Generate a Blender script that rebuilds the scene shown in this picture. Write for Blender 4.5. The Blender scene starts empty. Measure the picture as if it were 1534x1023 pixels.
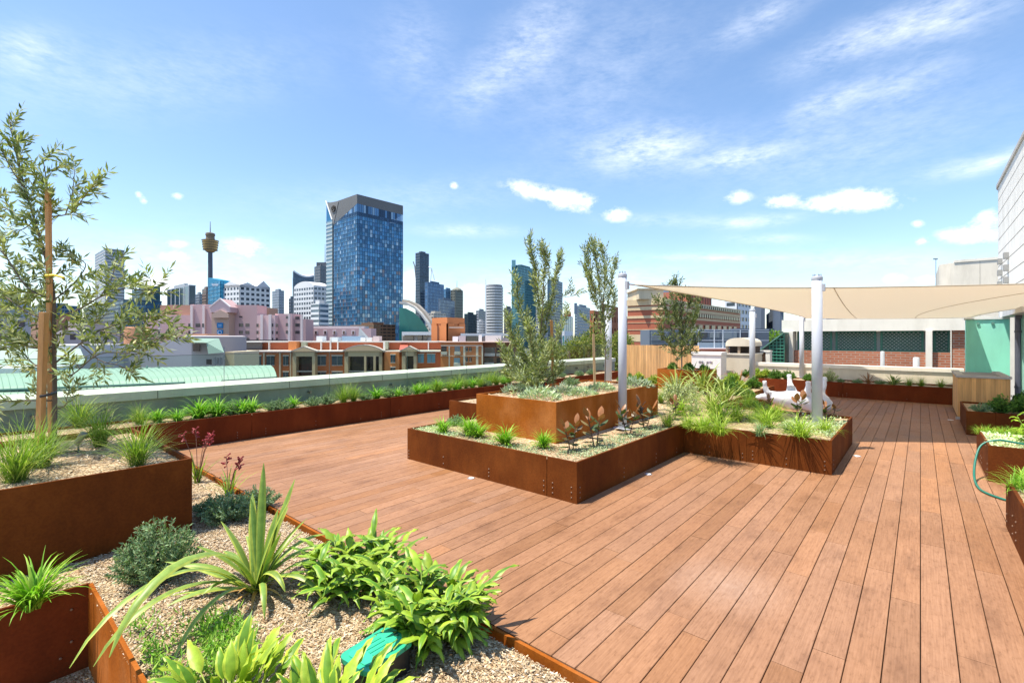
import bpy, math, random
from mathutils import Vector, Matrix, noise as mnoise
from mathutils.geometry import tessellate_polygon
R = random.Random(7)
S = bpy.context.scene
COL = S.collection
PI = math.pi
# ------------------------------------------------------------------ viewpoint of the photograph (eye 1.6 m above the deck)
YAW = math.radians(40.6); CY, SY = math.cos(YAW), math.sin(YAW); F = 714.0; EYE = 1.6
def W(l, d, z): return Vector((-d*SY + l*CY, d*CY + l*SY, z))           # right / forward metres -> world
def Lx(px, d): return (px-767)/F*d
def Zy(py, d): return EYE-(py-505)/F*d
def P(px, py, d): return W(Lx(px, d), d, Zy(py, d))
def G(px, py, z=0.0):
    d = F*(EYE-z)/(py-505); return W(Lx(px, d), d, z)
def onX(px, X):                                                           # Y of the point of line x=X seen in column px
    k = (px-767)/F; return (CY+k*SY)*X/(k*CY-SY)
def onY(px, Y):
    k = (px-767)/F; return (k*CY-SY)*Y/(CY+k*SY)
# ------------------------------------------------------------------ mesh builder
class MB:
    def __init__(s): s.v=[]; s.f=[]; s.c=[]; s.m=[]; s.col=(1,1,1); s.mi=0
    def face(s, pts, col=None, mi=None):
        n=len(s.v); s.v.extend(tuple(p) for p in pts); s.f.append(tuple(range(n,n+len(pts))))
        s.c.append(col or s.col); s.m.append(s.mi if mi is None else mi)
    def idx(s, ids, col=None, mi=None):
        s.f.append(tuple(ids)); s.c.append(col or s.col); s.m.append(s.mi if mi is None else mi)
    def hexa(s, p, col=None, mi=None, skip=()):
        n=len(s.v); s.v.extend(tuple(q) for q in p)
        for k,q in enumerate(((0,3,2,1),(4,5,6,7),(0,1,5,4),(1,2,6,5),(2,3,7,6),(3,0,4,7))):
            if k not in skip: s.idx([n+i for i in q], col, mi)
    def box(s, x0,x1,y0,y1,z0,z1, col=None, mi=None, skip=()):
        s.hexa([(x0,y0,z0),(x1,y0,z0),(x1,y1,z0),(x0,y1,z0),(x0,y0,z1),(x1,y0,z1),(x1,y1,z1),(x0,y1,z1)],col,mi,skip)
    def cbox(s, l0,l1,d0,d1,z0,z1, col=None, mi=None, skip=()):          # box square to the viewing axis
        s.hexa([W(l0,d0,z0),W(l1,d0,z0),W(l1,d1,z0),W(l0,d1,z0),W(l0,d0,z1),W(l1,d0,z1),W(l1,d1,z1),W(l0,d1,z1)],col,mi,skip)
    def pbox(s, px0,px1,py0,py1,d0,dd, col=None, mi=None):                # front face spans these photo columns/rows at distance d0
        s.cbox(Lx(px0,d0),Lx(px1,d0),d0,d0+dd,Zy(py1,d0),Zy(py0,d0),col,mi)
    def tube(s, pts, rad, n=8, col=None, cap=True, mi=None):
        pts=[Vector(p) for p in pts]; rings=[]
        up=Vector((0,0,1)); side=None
        for i,p in enumerate(pts):
            t=(pts[min(i+1,len(pts)-1)]-pts[max(i-1,0)]).normalized()
            if side is None:
                side=t.cross(up) if abs(t.z)<.95 else t.cross(Vector((1,0,0)))
            side=(side-t*side.dot(t)).normalized(); b=t.cross(side)
            r=rad[i] if isinstance(rad,(list,tuple)) else rad
            k=len(s.v); rings.append(k)
            for j in range(n):
                a=2*PI*j/n; q=p+(side*math.cos(a)+b*math.sin(a))*r; s.v.append(tuple(q))
        for a,b_ in zip(rings,rings[1:]):
            for j in range(n): s.idx((a+j,a+(j+1)%n,b_+(j+1)%n,b_+j),col,mi)
        if cap:
            s.idx([rings[0]+j for j in range(n)][::-1],col,mi); s.idx([rings[-1]+j for j in range(n)],col,mi)
    def lathe(s, c, prof, n=24, col=None, mi=None):
        rings=[]
        for r,z in prof:
            rings.append(len(s.v))
            for j in range(n): a=2*PI*j/n; s.v.append((c[0]+r*math.cos(a),c[1]+r*math.sin(a),c[2]+z))
        for a,b in zip(rings,rings[1:]):
            for j in range(n): s.idx((a+j,a+(j+1)%n,b+(j+1)%n,b+j),col,mi)
        s.idx([rings[-1]+j for j in range(n)],col,mi)
    def mesh(s, name, mats, base=(0,0,0), smooth=False):
        me=bpy.data.meshes.new(name); b=Vector(base)
        me.from_pydata([(x-b[0],y-b[1],z-b[2]) for x,y,z in s.v],[],s.f)
        at=me.attributes.new('Col','FLOAT_COLOR','FACE')
        flat=[]
        for c in s.c: flat.extend((c[0],c[1],c[2],1.0))
        at.data.foreach_set('color',flat)
        for m in (mats if isinstance(mats,(list,tuple)) else [mats]): me.materials.append(m)
        me.polygons.foreach_set('material_index',s.m)
        me.polygons.foreach_set('use_smooth',[smooth]*len(s.f))
        me.update(); return me
# ------------------------------------------------------------------ objects
def tag(o, label=None, cat=None, group=None, kind=None):
    if label: o['label']=label
    if cat: o['category']=cat
    if group: o['group']=group
    if kind: o['kind']=kind
    return o
def thing(name, label, cat, loc=(0,0,0), group=None):
    o=bpy.data.objects.new(name,None); o.empty_display_size=.1; COL.objects.link(o); o.location=loc
    return tag(o,label,cat,group)
def root_loc(o):
    while o.parent: o=o.parent
    return o.location
def part(name, mb, mats, parent, smooth=False, label=None):
    me=mb.mesh(name,mats,root_loc(parent),smooth)
    o=bpy.data.objects.new(name,me); COL.objects.link(o); o.parent=parent
    if label: o['label']=label
    return o
def solo(name, mb, mats, label, cat, loc=(0,0,0), group=None, kind=None, smooth=False):
    o=bpy.data.objects.new(name,mb.mesh(name,mats,loc,smooth)); COL.objects.link(o); o.location=loc
    return tag(o,label,cat,group,kind)
def struct(name, mb, mats, smooth=False):
    o=bpy.data.objects.new(name,mb.mesh(name,mats,(0,0,0),smooth)); COL.objects.link(o); o['kind']='structure'; return o
def inst(name, me, loc, rz, sc, label, cat, group=None):
    o=bpy.data.objects.new(name,me); COL.objects.link(o); o.location=loc; o.rotation_euler=(0,0,rz); o.scale=(sc,sc,sc)
    return tag(o,label,cat,group)
# ------------------------------------------------------------------ materials
def newmat(name):
    m=bpy.data.materials.new(name); m.use_nodes=True; nt=m.node_tree; nt.nodes.clear()
    return m,nt,nt.nodes,nt.links
def node(nt, t, **kw):
    n=nt.nodes.new(t)
    for k,v in kw.items():
        if k.startswith('i_'):
            key=k[2:]; key=int(key) if key.isdigit() else key.replace('_',' ')
            n.inputs[key].default_value=v
        else: setattr(n,k,v)
    return n
def ramp(nt, stops):
    n=nt.nodes.new('ShaderNodeValToRGB'); e=n.color_ramp.elements
    while len(e)<len(stops): e.new(.5)
    for k,(p,c) in enumerate(stops): e[k].position=p; e[k].color=(c[0],c[1],c[2],1)
    return n
def mix(nt, a, b, fac=None, mode='MIX', f=.5):
    n=nt.nodes.new('ShaderNodeMix'); n.data_type='RGBA'; n.blend_type=mode; n.inputs[0].default_value=f
    L=nt.links
    if fac is not None: L.new(fac,n.inputs[0])
    for k,x in ((6,a),(7,b)):
        if isinstance(x,(tuple,list)): n.inputs[k].default_value=(x[0],x[1],x[2],1)
        else: L.new(x,n.inputs[k])
    return n.outputs[2]
def coords(nt, scale=(1,1,1)):
    g=nt.nodes.new('ShaderNodeNewGeometry'); m=nt.nodes.new('ShaderNodeMapping'); m.inputs['Scale'].default_value=scale
    nt.links.new(g.outputs['Position'],m.inputs['Vector']); return m.outputs['Vector']
def nz(nt, vec, scale, detail=4, rough=.55):
    n=node(nt,'ShaderNodeTexNoise'); n.inputs['Scale'].default_value=scale; n.inputs['Detail'].default_value=detail; n.inputs['Roughness'].default_value=rough
    nt.links.new(vec,n.inputs['Vector']); return n.outputs['Fac']
def attr_mat(name, rough=.8, var=.25, vscale=3.0, metal=0.0, spec=.5, bump=0.0, bscale=60, tint=(1,1,1), dirt=0.0, stretch=(1,1,1)):
    m,nt,N,L=newmat(name)
    out=node(nt,'ShaderNodeOutputMaterial'); b=node(nt,'ShaderNodeBsdfPrincipled'); L.new(b.outputs[0],out.inputs[0])
    a=node(nt,'ShaderNodeAttribute',attribute_name='Col'); v=coords(nt,stretch)
    f=nz(nt,v,vscale,5)
    r=ramp(nt,[(.25,(1-var,)*3),(.75,(1+var*.6,)*3)]); L.new(f,r.inputs[0])
    c=mix(nt,a.outputs['Color'],r.outputs[0],mode='MULTIPLY',f=1.0)
    if tint!=(1,1,1): c=mix(nt,c,tint,mode='MULTIPLY',f=1.0)
    if dirt:
        f2=nz(nt,coords(nt,(1.3,1.3,.25)),2.2,6,.65); r2=ramp(nt,[(.45,(1,1,1)),(.75,(1-dirt,1-dirt*1.05,1-dirt*1.15))]); L.new(f2,r2.inputs[0])
        c=mix(nt,c,r2.outputs[0],mode='MULTIPLY',f=1.0)
    L.new(c,b.inputs['Base Color']); b.inputs['Roughness'].default_value=rough; b.inputs['Metallic'].default_value=metal
    b.inputs['Specular IOR Level'].default_value=spec
    if bump:
        f3=nz(nt,coords(nt,stretch),bscale,4); bp=node(nt,'ShaderNodeBump',i_Strength=bump,i_Distance=.01); L.new(f3,bp.inputs['Height']); L.new(bp.outputs[0],b.inputs['Normal'])
    return m
def leaf_mat(name, rough=.45, trans=.35, spec=.4):
    m,nt,N,L=newmat(name)
    out=node(nt,'ShaderNodeOutputMaterial'); b=node(nt,'ShaderNodeBsdfPrincipled'); t=node(nt,'ShaderNodeBsdfTranslucent'); mx=node(nt,'ShaderNodeMixShader')
    a=node(nt,'ShaderNodeAttribute',attribute_name='Col'); f=nz(nt,coords(nt),22,3); r=ramp(nt,[(.3,(1.25,1.25,.85)),(.7,(1.95,1.85,1.3))]); L.new(f,r.inputs[0])
    c=mix(nt,a.outputs['Color'],r.outputs[0],mode='MULTIPLY',f=1.0)
    L.new(c,b.inputs['Base Color']); b.inputs['Roughness'].default_value=rough; b.inputs['Specular IOR Level'].default_value=spec
    c2=mix(nt,c,(1.0,1.25,.45),mode='MULTIPLY',f=1.0); L.new(c2,t.inputs['Color'])
    mx.inputs[0].default_value=trans; L.new(b.outputs[0],mx.inputs[1]); L.new(t.outputs[0],mx.inputs[2]); L.new(mx.outputs[0],out.inputs[0])
    return m
def corten(name, dark, midc, light, rough=.78):
    m,nt,N,L=newmat(name)
    out=node(nt,'ShaderNodeOutputMaterial'); b=node(nt,'ShaderNodeBsdfPrincipled'); L.new(b.outputs[0],out.inputs[0])
    f1=nz(nt,coords(nt,(1,1,.8)),1.7,7,.6); f2=nz(nt,coords(nt,(5,5,1.2)),1.6,4); f3=nz(nt,coords(nt),55,3)
    r=ramp(nt,[(.28,dark),(.5,midc),(.74,light)]); L.new(f1,r.inputs[0])
    r2=ramp(nt,[(.3,(.86,.85,.84)),(.65,(1.08,1.07,1.05))]); L.new(f2,r2.inputs[0])
    r3=ramp(nt,[(.35,(.9,.88,.86)),(.62,(1.08,1.07,1.05))]); L.new(f3,r3.inputs[0])
    c=mix(nt,r.outputs[0],r2.outputs[0],mode='MULTIPLY',f=1.0); c=mix(nt,c,r3.outputs[0],mode='MULTIPLY',f=1.0)
    L.new(c,b.inputs['Base Color']); b.inputs['Roughness'].default_value=rough; b.inputs['Specular IOR Level'].default_value=.12
    bp=node(nt,'ShaderNodeBump',i_Strength=.25,i_Distance=.004); L.new(f3,bp.inputs['Height']); L.new(bp.outputs[0],b.inputs['Normal'])
    return m
def deck_mat():
    m,nt,N,L=newmat('deck_timber')
    out=node(nt,'ShaderNodeOutputMaterial'); b=node(nt,'ShaderNodeBsdfPrincipled'); L.new(b.outputs[0],out.inputs[0])
    a=node(nt,'ShaderNodeAttribute',attribute_name='Col')
    grain=nz(nt,coords(nt,(70,2.2,1)),1.6,6,.6); blotch=nz(nt,coords(nt,(3.5,1.3,1)),1.5,6,.65); fine=nz(nt,coords(nt,(16,5,1)),3.0,5,.7); big=nz(nt,coords(nt),.42,4,.6)
    rg=ramp(nt,[(.28,(.80,.77,.75)),(.6,(1.08,1.08,1.08))]); L.new(grain,rg.inputs[0])
    rb=ramp(nt,[(.3,(.76,.74,.73)),(.46,(1,1,1)),(.75,(1.12,1.14,1.15))]); L.new(blotch,rb.inputs[0])
    rf=ramp(nt,[(.30,(.70,.67,.66)),(.44,(1,1,1)),(.72,(1.14,1.17,1.22))]); L.new(fine,rf.inputs[0])
    rw=ramp(nt,[(.35,(.88,.86,.86)),(.68,(1.12,1.14,1.18))]); L.new(big,rw.inputs[0])
    c=mix(nt,a.outputs['Color'],rg.outputs[0],mode='MULTIPLY',f=1.0)
    for x in (rb,rf,rw): c=mix(nt,c,x.outputs[0],mode='MULTIPLY',f=1.0)
    # a pale round patch at one spot of the open floor, fading outwards
    g=node(nt,'ShaderNodeNewGeometry'); mp=node(nt,'ShaderNodeMapping',vector_type='TEXTURE'); mp.inputs['Location'].default_value=(-.95,3.25,0); mp.inputs['Scale'].default_value=(.42,.42,1)
    L.new(g.outputs['Position'],mp.inputs['Vector']); dp=node(nt,'ShaderNodeVectorMath',operation='LENGTH'); L.new(mp.outputs[0],dp.inputs[0])
    rs=ramp(nt,[(0,(.55,)*3),(1,(0,)*3)]); L.new(dp.outputs['Value'],rs.inputs[0])
    ms=node(nt,'ShaderNodeMath',operation='MULTIPLY'); L.new(rs.outputs[0],ms.inputs[0]); L.new(fine,ms.inputs[1])
    c=mix(nt,c,(.46,.34,.27),fac=ms.outputs[0])
    L.new(c,b.inputs['Base Color']); b.inputs['Specular IOR Level'].default_value=.22
    rr=ramp(nt,[(.3,(.48,)*3),(.7,(.68,)*3)]); L.new(blotch,rr.inputs[0]); L.new(rr.outputs[0],b.inputs['Roughness'])
    bp=node(nt,'ShaderNodeBump',i_Strength=.3,i_Distance=.002); L.new(grain,bp.inputs['Height']); L.new(bp.outputs[0],b.inputs['Normal'])
    return m
def mulch_mat():
    m,nt,N,L=newmat('mulch')
    out=node(nt,'ShaderNodeOutputMaterial'); b=node(nt,'ShaderNodeBsdfPrincipled'); L.new(b.outputs[0],out.inputs[0])
    v=node(nt,'ShaderNodeTexVoronoi',feature='F1'); v.inputs['Scale'].default_value=52; L.new(coords(nt,(1,1.7,1)),v.inputs['Vector'])
    sep=node(nt,'ShaderNodeSeparateColor'); L.new(v.outputs['Color'],sep.inputs[0])
    r=ramp(nt,[(0,(.19,.11,.05)),(.25,(.36,.24,.125)),(.65,(.51,.375,.22)),(1,(.66,.54,.37))]); L.new(sep.outputs[0],r.inputs[0])
    f=nz(nt,coords(nt),1.7,5); r2=ramp(nt,[(.3,(.66,.62,.58)),(.65,(1.1,1.1,1.1))]); L.new(f,r2.inputs[0])
    c=mix(nt,r.outputs[0],r2.outputs[0],mode='MULTIPLY',f=1.0)
    L.new(c,b.inputs['Base Color']); b.inputs['Roughness'].default_value=.9
    bp=node(nt,'ShaderNodeBump',i_Strength=.8,i_Distance=.012); bp.invert=True; L.new(v.outputs['Distance'],bp.inputs['Height']); L.new(bp.outputs[0],b.inputs['Normal'])
    return m
def glass_mat():
    m,nt,N,L=newmat('balustrade_glass')
    out=node(nt,'ShaderNodeOutputMaterial'); t=node(nt,'ShaderNodeBsdfTransparent'); t.inputs[0].default_value=(.915,.968,.935,1)
    g=node(nt,'ShaderNodeBsdfGlossy',i_Roughness=.02); fr=node(nt,'ShaderNodeFresnel',i_IOR=1.35); mx=node(nt,'ShaderNodeMixShader'); gg=node(nt,'ShaderNodeNewGeometry'); iv=node(nt,'ShaderNodeMath',operation='SUBTRACT'); iv.inputs[0].default_value=1; L.new(gg.outputs['Backfacing'],iv.inputs[1]); ml=node(nt,'ShaderNodeMath',operation='MULTIPLY'); L.new(fr.outputs[0],ml.inputs[0]); L.new(iv.outputs[0],ml.inputs[1])
    L.new(ml.outputs[0],mx.inputs[0]); L.new(t.outputs[0],mx.inputs[1]); L.new(g.outputs[0],mx.inputs[2]); L.new(mx.outputs[0],out.inputs[0])
    return m
def brick_mat(name, c1, c2, mortar, bw=.23, bh=.076, ms=.012):
    m,nt,N,L=newmat(name)
    out=node(nt,'ShaderNodeOutputMaterial'); b=node(nt,'ShaderNodeBsdfPrincipled'); L.new(b.outputs[0],out.inputs[0])
    g=node(nt,'ShaderNodeNewGeometry'); sp=node(nt,'ShaderNodeSeparateXYZ'); L.new(g.outputs['Position'],sp.inputs[0])
    ad=node(nt,'ShaderNodeMath',operation='ADD'); L.new(sp.outputs[0],ad.inputs[0]); L.new(sp.outputs[1],ad.inputs[1])
    cb=node(nt,'ShaderNodeCombineXYZ'); L.new(ad.outputs[0],cb.inputs[0]); L.new(sp.outputs[2],cb.inputs[1])
    t=node(nt,'ShaderNodeTexBrick'); t.inputs['Scale'].default_value=1; t.inputs['Brick Width'].default_value=bw; t.inputs['Row Height'].default_value=bh; t.inputs['Mortar Size'].default_value=ms
    for k,c in (('Color1',c1),('Color2',c2),('Mortar',mortar)): t.inputs[k].default_value=(*c,1)
    L.new(cb.outputs[0],t.inputs['Vector']); f=nz(nt,coords(nt),1.3,4); r=ramp(nt,[(.3,(.8,.8,.8)),(.7,(1.1,1.1,1.1))]); L.new(f,r.inputs[0])
    c=mix(nt,t.outputs['Color'],r.outputs[0],mode='MULTIPLY',f=1.0); L.new(c,b.inputs['Base Color']); b.inputs['Roughness'].default_value=.85
    return m
def sail_mat():
    m,nt,N,L=newmat('sail_cloth')
    out=node(nt,'ShaderNodeOutputMaterial'); b=node(nt,'ShaderNodeBsdfPrincipled',i_Roughness=.8); t=node(nt,'ShaderNodeBsdfTranslucent'); mx=node(nt,'ShaderNodeMixShader'); mx.inputs[0].default_value=.5
    w=nz(nt,coords(nt,(1,1,1)),900,2); r=ramp(nt,[(.3,(.84,.79,.69)),(.7,(.91,.86,.77))]); L.new(w,r.inputs[0])
    L.new(r.outputs[0],b.inputs['Base Color']); L.new(r.outputs[0],t.inputs['Color'])
    L.new(b.outputs[0],mx.inputs[1]); L.new(t.outputs[0],mx.inputs[2]); L.new(mx.outputs[0],out.inputs[0]); return m
M_deck=deck_mat(); M_mulch=mulch_mat(); M_glass=glass_mat(); M_sail=sail_mat()
M_chip=attr_mat('wood_chip',.9,.25,40)
M_ct=corten('corten_dark',(.088,.022,.004),(.128,.034,.005),(.190,.056,.010))
M_ctb=corten('corten_orange',(.20,.050,.006),(.31,.088,.009),(.44,.165,.048))
M_ctm=corten('corten_maroon',(.105,.022,.006),(.15,.032,.008),(.20,.048,.012))
M_leaf=leaf_mat('leaf',.5,.35,.3); M_grey=leaf_mat('grey_leaf',.6,.2,.25); M_wax=leaf_mat('waxy_leaf',.42,.16,.4)
M_bark=attr_mat('bark',.9,.35,14,bump=.5,bscale=50,stretch=(1,1,.3))
M_stake=attr_mat('stake_timber',.75,.3,6,bump=.15,bscale=30,stretch=(6,6,.4))
M_paint=attr_mat('painted_metal',.45,.06,2,spec=.5,dirt=.14,tint=(.66,.68,.72))
M_render=attr_mat('render_wall',.85,.08,1.2,dirt=.16,bump=.1,bscale=90)
M_conc=attr_mat('concrete',.85,.16,1.5,dirt=.25,bump=.15,bscale=70)
M_steel=attr_mat('steel_fitting',.3,.1,5,metal=.9)
M_plast=attr_mat('plastic',.4,.08,8)
M_wood=attr_mat('pale_timber',.7,.28,5,stretch=(5,5,.35),bump=.1,bscale=30)
M_wall=attr_mat('facade_wall',.8,.10,.05,dirt=0)
M_fgl=attr_mat('facade_glass',.12,.22,.06,metal=.35,spec=.6)  # blue pane colours given to this glass carry the sky's reflection
M_roof=attr_mat('metal_roof',.55,.08,.15)
M_brick=brick_mat('red_brick',(.50,.165,.08),(.40,.12,.055),(.42,.30,.23))
M_brickf=attr_mat('far_brick',.85,.18,.35)
M_white=attr_mat('white_gloss',.5,.05,3,dirt=.08)
M_flower=attr_mat('flower',.6,.2,20)
# ================================================================== SETTING: ground, mulch bed, deck
g=MB(); g.face([(-3000,-3000,-18),(3000,-3000,-18),(3000,3000,-18),(-3000,3000,-18)],(.10,.10,.105)); struct('ground',g,attr_mat('city_ground',.9,.3,.02))
g=MB(); g.box(-9.4,6,-6,16.9,-1.2,-.56,(.3,.29,.28)); struct('roof_slab',g,M_conc)
def ngon(mb, poly, z, col=None):
    for t in tessellate_polygon([[Vector((x,y,0)) for x,y in poly]]):
        pts=[(poly[i][0],poly[i][1],z) for i in t]
        n=(Vector(pts[1])-Vector(pts[0])).cross(Vector(pts[2])-Vector(pts[0]))
        mb.face(pts if n.z>0 else pts[::-1],col)
def inside(poly,x,y):
    c=False; n=len(poly)
    for i in range(n):
        (x1,y1),(x2,y2)=poly[i],poly[(i+1)%n]
        if (y1>y)!=(y2>y) and x<(x2-x1)*(y-y1)/(y2-y1)+x1: c=not c
    return c
CHIP=[(.68,.54,.35),(.58,.42,.24),(.76,.65,.48),(.42,.26,.13),(.80,.70,.55),(.62,.46,.28),(.30,.18,.09),(.72,.56,.34)]
def chips(mb, poly, z, n, lo=.006, hi=.020, rr=R, near=0):
    xs=[p[0] for p in poly]; ys=[p[1] for p in poly]; k=0; tries=0
    while k<n and tries<n*12:
        tries+=1
        x=rr.uniform(min(xs),max(xs)); y=rr.uniform(min(ys),max(ys))
        if not inside(poly,x,y): continue
        if near and rr.random()>min(1,(near/max(.3,math.hypot(x,y)))**2): continue
        k+=1; a=rr.uniform(0,2*PI); l=rr.uniform(lo,hi); w=l*rr.uniform(.22,.5); tz=rr.uniform(-.35,.35); rl=rr.uniform(-.5,.5); h=rr.uniform(.002,.012)
        u=Vector((math.cos(a),math.sin(a),tz))*l*.5; v=Vector((-math.sin(a),math.cos(a),rl))*w*.5; c=Vector((x,y,z+h+abs(tz)*l*.4)); col=rr.choice(CHIP); s=rr.uniform(.5,.98)
        mb.face([c-u-v,c+u*.9-v*.8,c+u+v,c-u*.8+v*.9],tuple(q*s for q in col))
bed_poly=[(-8,-3),(-4.03,-3),(-4.03,.55),(3.6,.55),(3.6,1.86),(-8,1.86)]
g=MB(); ngon(g,bed_poly,-.005); struct('mulch_bed',g,M_mulch)
g=MB(); g.face([(-4.03,-6,-.5),(6,-6,-.5),(6,.55,-.5),(-4.03,.55,-.5)]); struct('mulch_floor',g,M_mulch)
g=MB()
chips(g,[(-4.5,.55),(0,.55),(0,1.86),(-4.5,1.86)],-.004,62000); chips(g,[(-8,-1.5),(-4.03,-1.5),(-4.03,1.86),(-8,1.86)],-.004,30000,.009,.026); chips(g,[(-4,-.4),(-2.6,-.4),(-2.6,.5),(-4,.5)],-.498,2500)
solo('wood_chips',g,M_chip,'pale tan wood chip mulch covering the planting bed beside the deck','mulch',kind='stuff')
# deck boards
g=MB(); bw=.1411; rb=random.Random(3)
k0,k1=-57,26
for k in range(k0,k1):
    x0=k*bw+.0022; x1=(k+1)*bw-.0022; y=1.95-rb.uniform(0,1.7)
    while y<15.45:
        L_=rb.choice((1.83,1.83,1.83,.92,1.37)); y0=max(y,1.95); y1=min(y+L_-.0025,15.45); y+=L_
        if y1-y0<.02: continue
        t=rb.gauss(0,1); t2=rb.gauss(0,1); base=(.285+.010*t,.144+.006*t+.004*t2,.074+.004*t+.006*t2)
        if rb.random()<.13: base=tuple(q*.92 for q in base)
        if rb.random()<.12: base=tuple(q*1.10 for q in base)
        dz=rb.uniform(-.0008,.0008); e=.0022
        z=dz
        g.face([(x0+e,y0,z),(x1-e,y0,z),(x1-e,y1,z),(x0+e,y1,z)],base)
        g.face([(x0,y0,z-e),(x0+e,y0,z),(x0+e,y1,z),(x0,y1,z-e)],base); g.face([(x1-e,y0,z),(x1,y0,z-e),(x1,y1,z-e),(x1-e,y1,z)],base)
        g.face([(x0,y1,-.02),(x0,y0,-.02),(x0,y0,z-e),(x0,y1,z-e)],base); g.face([(x1,y0,-.02),(x1,y1,-.02),(x1,y1,z-e),(x1,y0,z-e)],base)
        g.face([(x0,y0,-.02),(x1,y0,-.02),(x1,y0,z),(x0,y0,z)],base)
struct('deck',g,M_deck)
g=MB(); g.box(k0*bw,k1*bw,1.92,15.5,-.2,-.022,(.02,.014,.01)); struct('deck_base',g,M_conc)
g=MB(); g.box(-8,3.6,1.905,1.925,-.16,.012,(.1,.03,.01)); solo('steel_edging',g,M_ctb,'thin rusted steel edging strip between the mulch bed and the deck boards','edging',(-3,1.915,-.16))
# ================================================================== PLANTERS
bolt_me=None
def bolt_mesh():
    global bolt_me
    if bolt_me is None:
        b=MB(); b.lathe((0,0,0),[(.008,0),(.008,.003),(.006,.0055),(.002,.007)],8,(.30,.17,.10)); bolt_me=b.mesh('bolt',M_paint)
    return bolt_me
def planter(name,label,poly,top,mat,seams={},bolts={},z0=0.0,t=.022,soil=.035,nchips=0,cat='planter',group=None,lip=None):
    n=len(poly); V=[Vector((x,y,0)) for x,y in poly]
    c=sum(V,Vector())/n; base=(c.x,c.y,z0); T=thing(name,label,cat,base,group)
    inn=[]
    for i in range(n):
        a=(V[i]-V[i-1]).normalized(); b=(V[(i+1)%n]-V[i]).normalized()
        na=Vector((-a.y,a.x,0)); nb=Vector((-b.y,b.x,0)); inn.append(V[i]+(na+nb)*t/(1+na.dot(nb)))
    for i in range(n):
        j=(i+1)%n; cuts=[0]+list(seams.get(i,[]))+[1]; Ln=(V[j]-V[i]).length; gp=.003/Ln
        for q in range(len(cuts)-1):
            f0=cuts[q]+(gp if q else 0); f1=cuts[q+1]-(gp if q<len(cuts)-2 else 0)
            o0=V[i].lerp(V[j],f0); o1=V[i].lerp(V[j],f1); i0=inn[i].lerp(inn[j],f0); i1=inn[i].lerp(inn[j],f1)
            m=MB(); m.hexa([(o0.x,o0.y,z0),(o1.x,o1.y,z0),(i1.x,i1.y,z0),(i0.x,i0.y,z0),(o0.x,o0.y,top),(o1.x,o1.y,top),(i1.x,i1.y,top),(i0.x,i0.y,top)])
            part('steel_panel',m,mat,T)
        d=(V[j]-V[i]).normalized(); nrm=Vector((d.y,-d.x,0))
        for fr,hs in bolts.get(i,[]):
            for h in hs:
                o=bpy.data.objects.new('bolt',bolt_mesh()); COL.objects.link(o); o.parent=T
                p=V[i].lerp(V[j],fr); o.location=(p.x-base[0],p.y-base[1],h); o.rotation_euler=nrm.to_track_quat('Z','Y').to_euler()
    m=MB(); ip=[(v.x,v.y) for v in inn]; ngon(m,ip,top-soil,(.42,.31,.19))
    m.mi=1
    if nchips: chips(m,ip,top-soil,nchips,.012,.034)
    part('mulch',m,[M_mulch,M_chip],T)
    return T
H3=(.05,.09,.13)
planter('tree_planter','tall rusted steel planter with staked olive tree in the near left corner',[(-6.6,-3),(-4.57,-3),(-4.57,1.27),(-6.6,1.27)],.60,M_ct,seams={},nchips=4500,soil=.05)
LP=[(-8.72,-2.2),(-8.0,-2.2),(-8.0,15.25),(-8.72,15.25)]
planter('parapet_planter','long low rusted steel trough below the glass balustrade along the deck',LP,.40,M_ctm,seams={1:[.30,.448,.60,.75,.88]},bolts={1:[(.30-.012,H3),(.312,H3),(.36,(.07,.14)),(.41,(.07,)),(.436,H3),(.46,H3),(.52,(.07,.14)),(.588,H3),(.612,H3)]},nchips=2500)
MP=[(-5.13,3.87),(-2.5,3.87),(-2.5,6.6),(-.78,6.6),(-.78,8.8),(-2.75,8.8),(-2.75,13.2),(-6.8,13.2),(-6.8,6.1),(-5.13,6.1)]
planter('stepped_planter','large low rusted steel planter with stepped outline in the middle of the deck',MP,.40,M_ct,seams={0:[.865],2:[.47]},
        bolts={0:[(.012,(.03,.07,.11)),(.27,(.06,.14)),(.56,(.05,.09,.13)),(.85,(.05,.10,.15)),(.892,(.05,.10,.15)),(.977,(.05,.10,.15))],1:[(.02,(.05,.10,.15)),(.35,(.05,.10,.15)),(.66,(.05,.1,.15)),(.9,(.05,.1))],2:[(.2,(.05,.13)),(.44,(.05,.1)),(.51,(.05,.1,.15)),(.73,(.05,.12)),(.96,(.05,.1,.15))],3:[(.06,(.05,.1,.15))]},nchips=6000)
planter('raised_planter','raised bright orange rusted steel planter holding two olive trees inside the low planter',[(-4.5,4.52),(-3.2,4.52),(-3.2,7.33),(-4.5,7.33)],.845,M_ctb,z0=.3,nchips=2200,soil=.03)
planter('small_planter','small orange rusted steel box planter with a single tree near the sign wall',[(-4.82,11.0),(-3.7,11.0),(-3.7,11.85),(-4.82,11.85)],.84,M_ctb,z0=.3,nchips=300)
planter('back_planter','low dark rusted steel trough along the cream wall at the far deck end',[(-3.75,15.3),(.62,15.3),(.62,16.3),(-3.75,16.3)],.40,M_ctm,seams={0:[.5]},bolts={0:[(.3,(.07,.14)),(.48,H3),(.52,H3),(.8,(.07,))]},nchips=700)
planter('side_planter','dark shaded steel planter beside the timber clad bench on the right',[(.57,10.8),(3.4,10.8),(3.4,12.4),(.57,12.4)],.39,M_ct,seams={0:[.12]},bolts={3:[(.9,(.06,.12))]},nchips=500)
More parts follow.
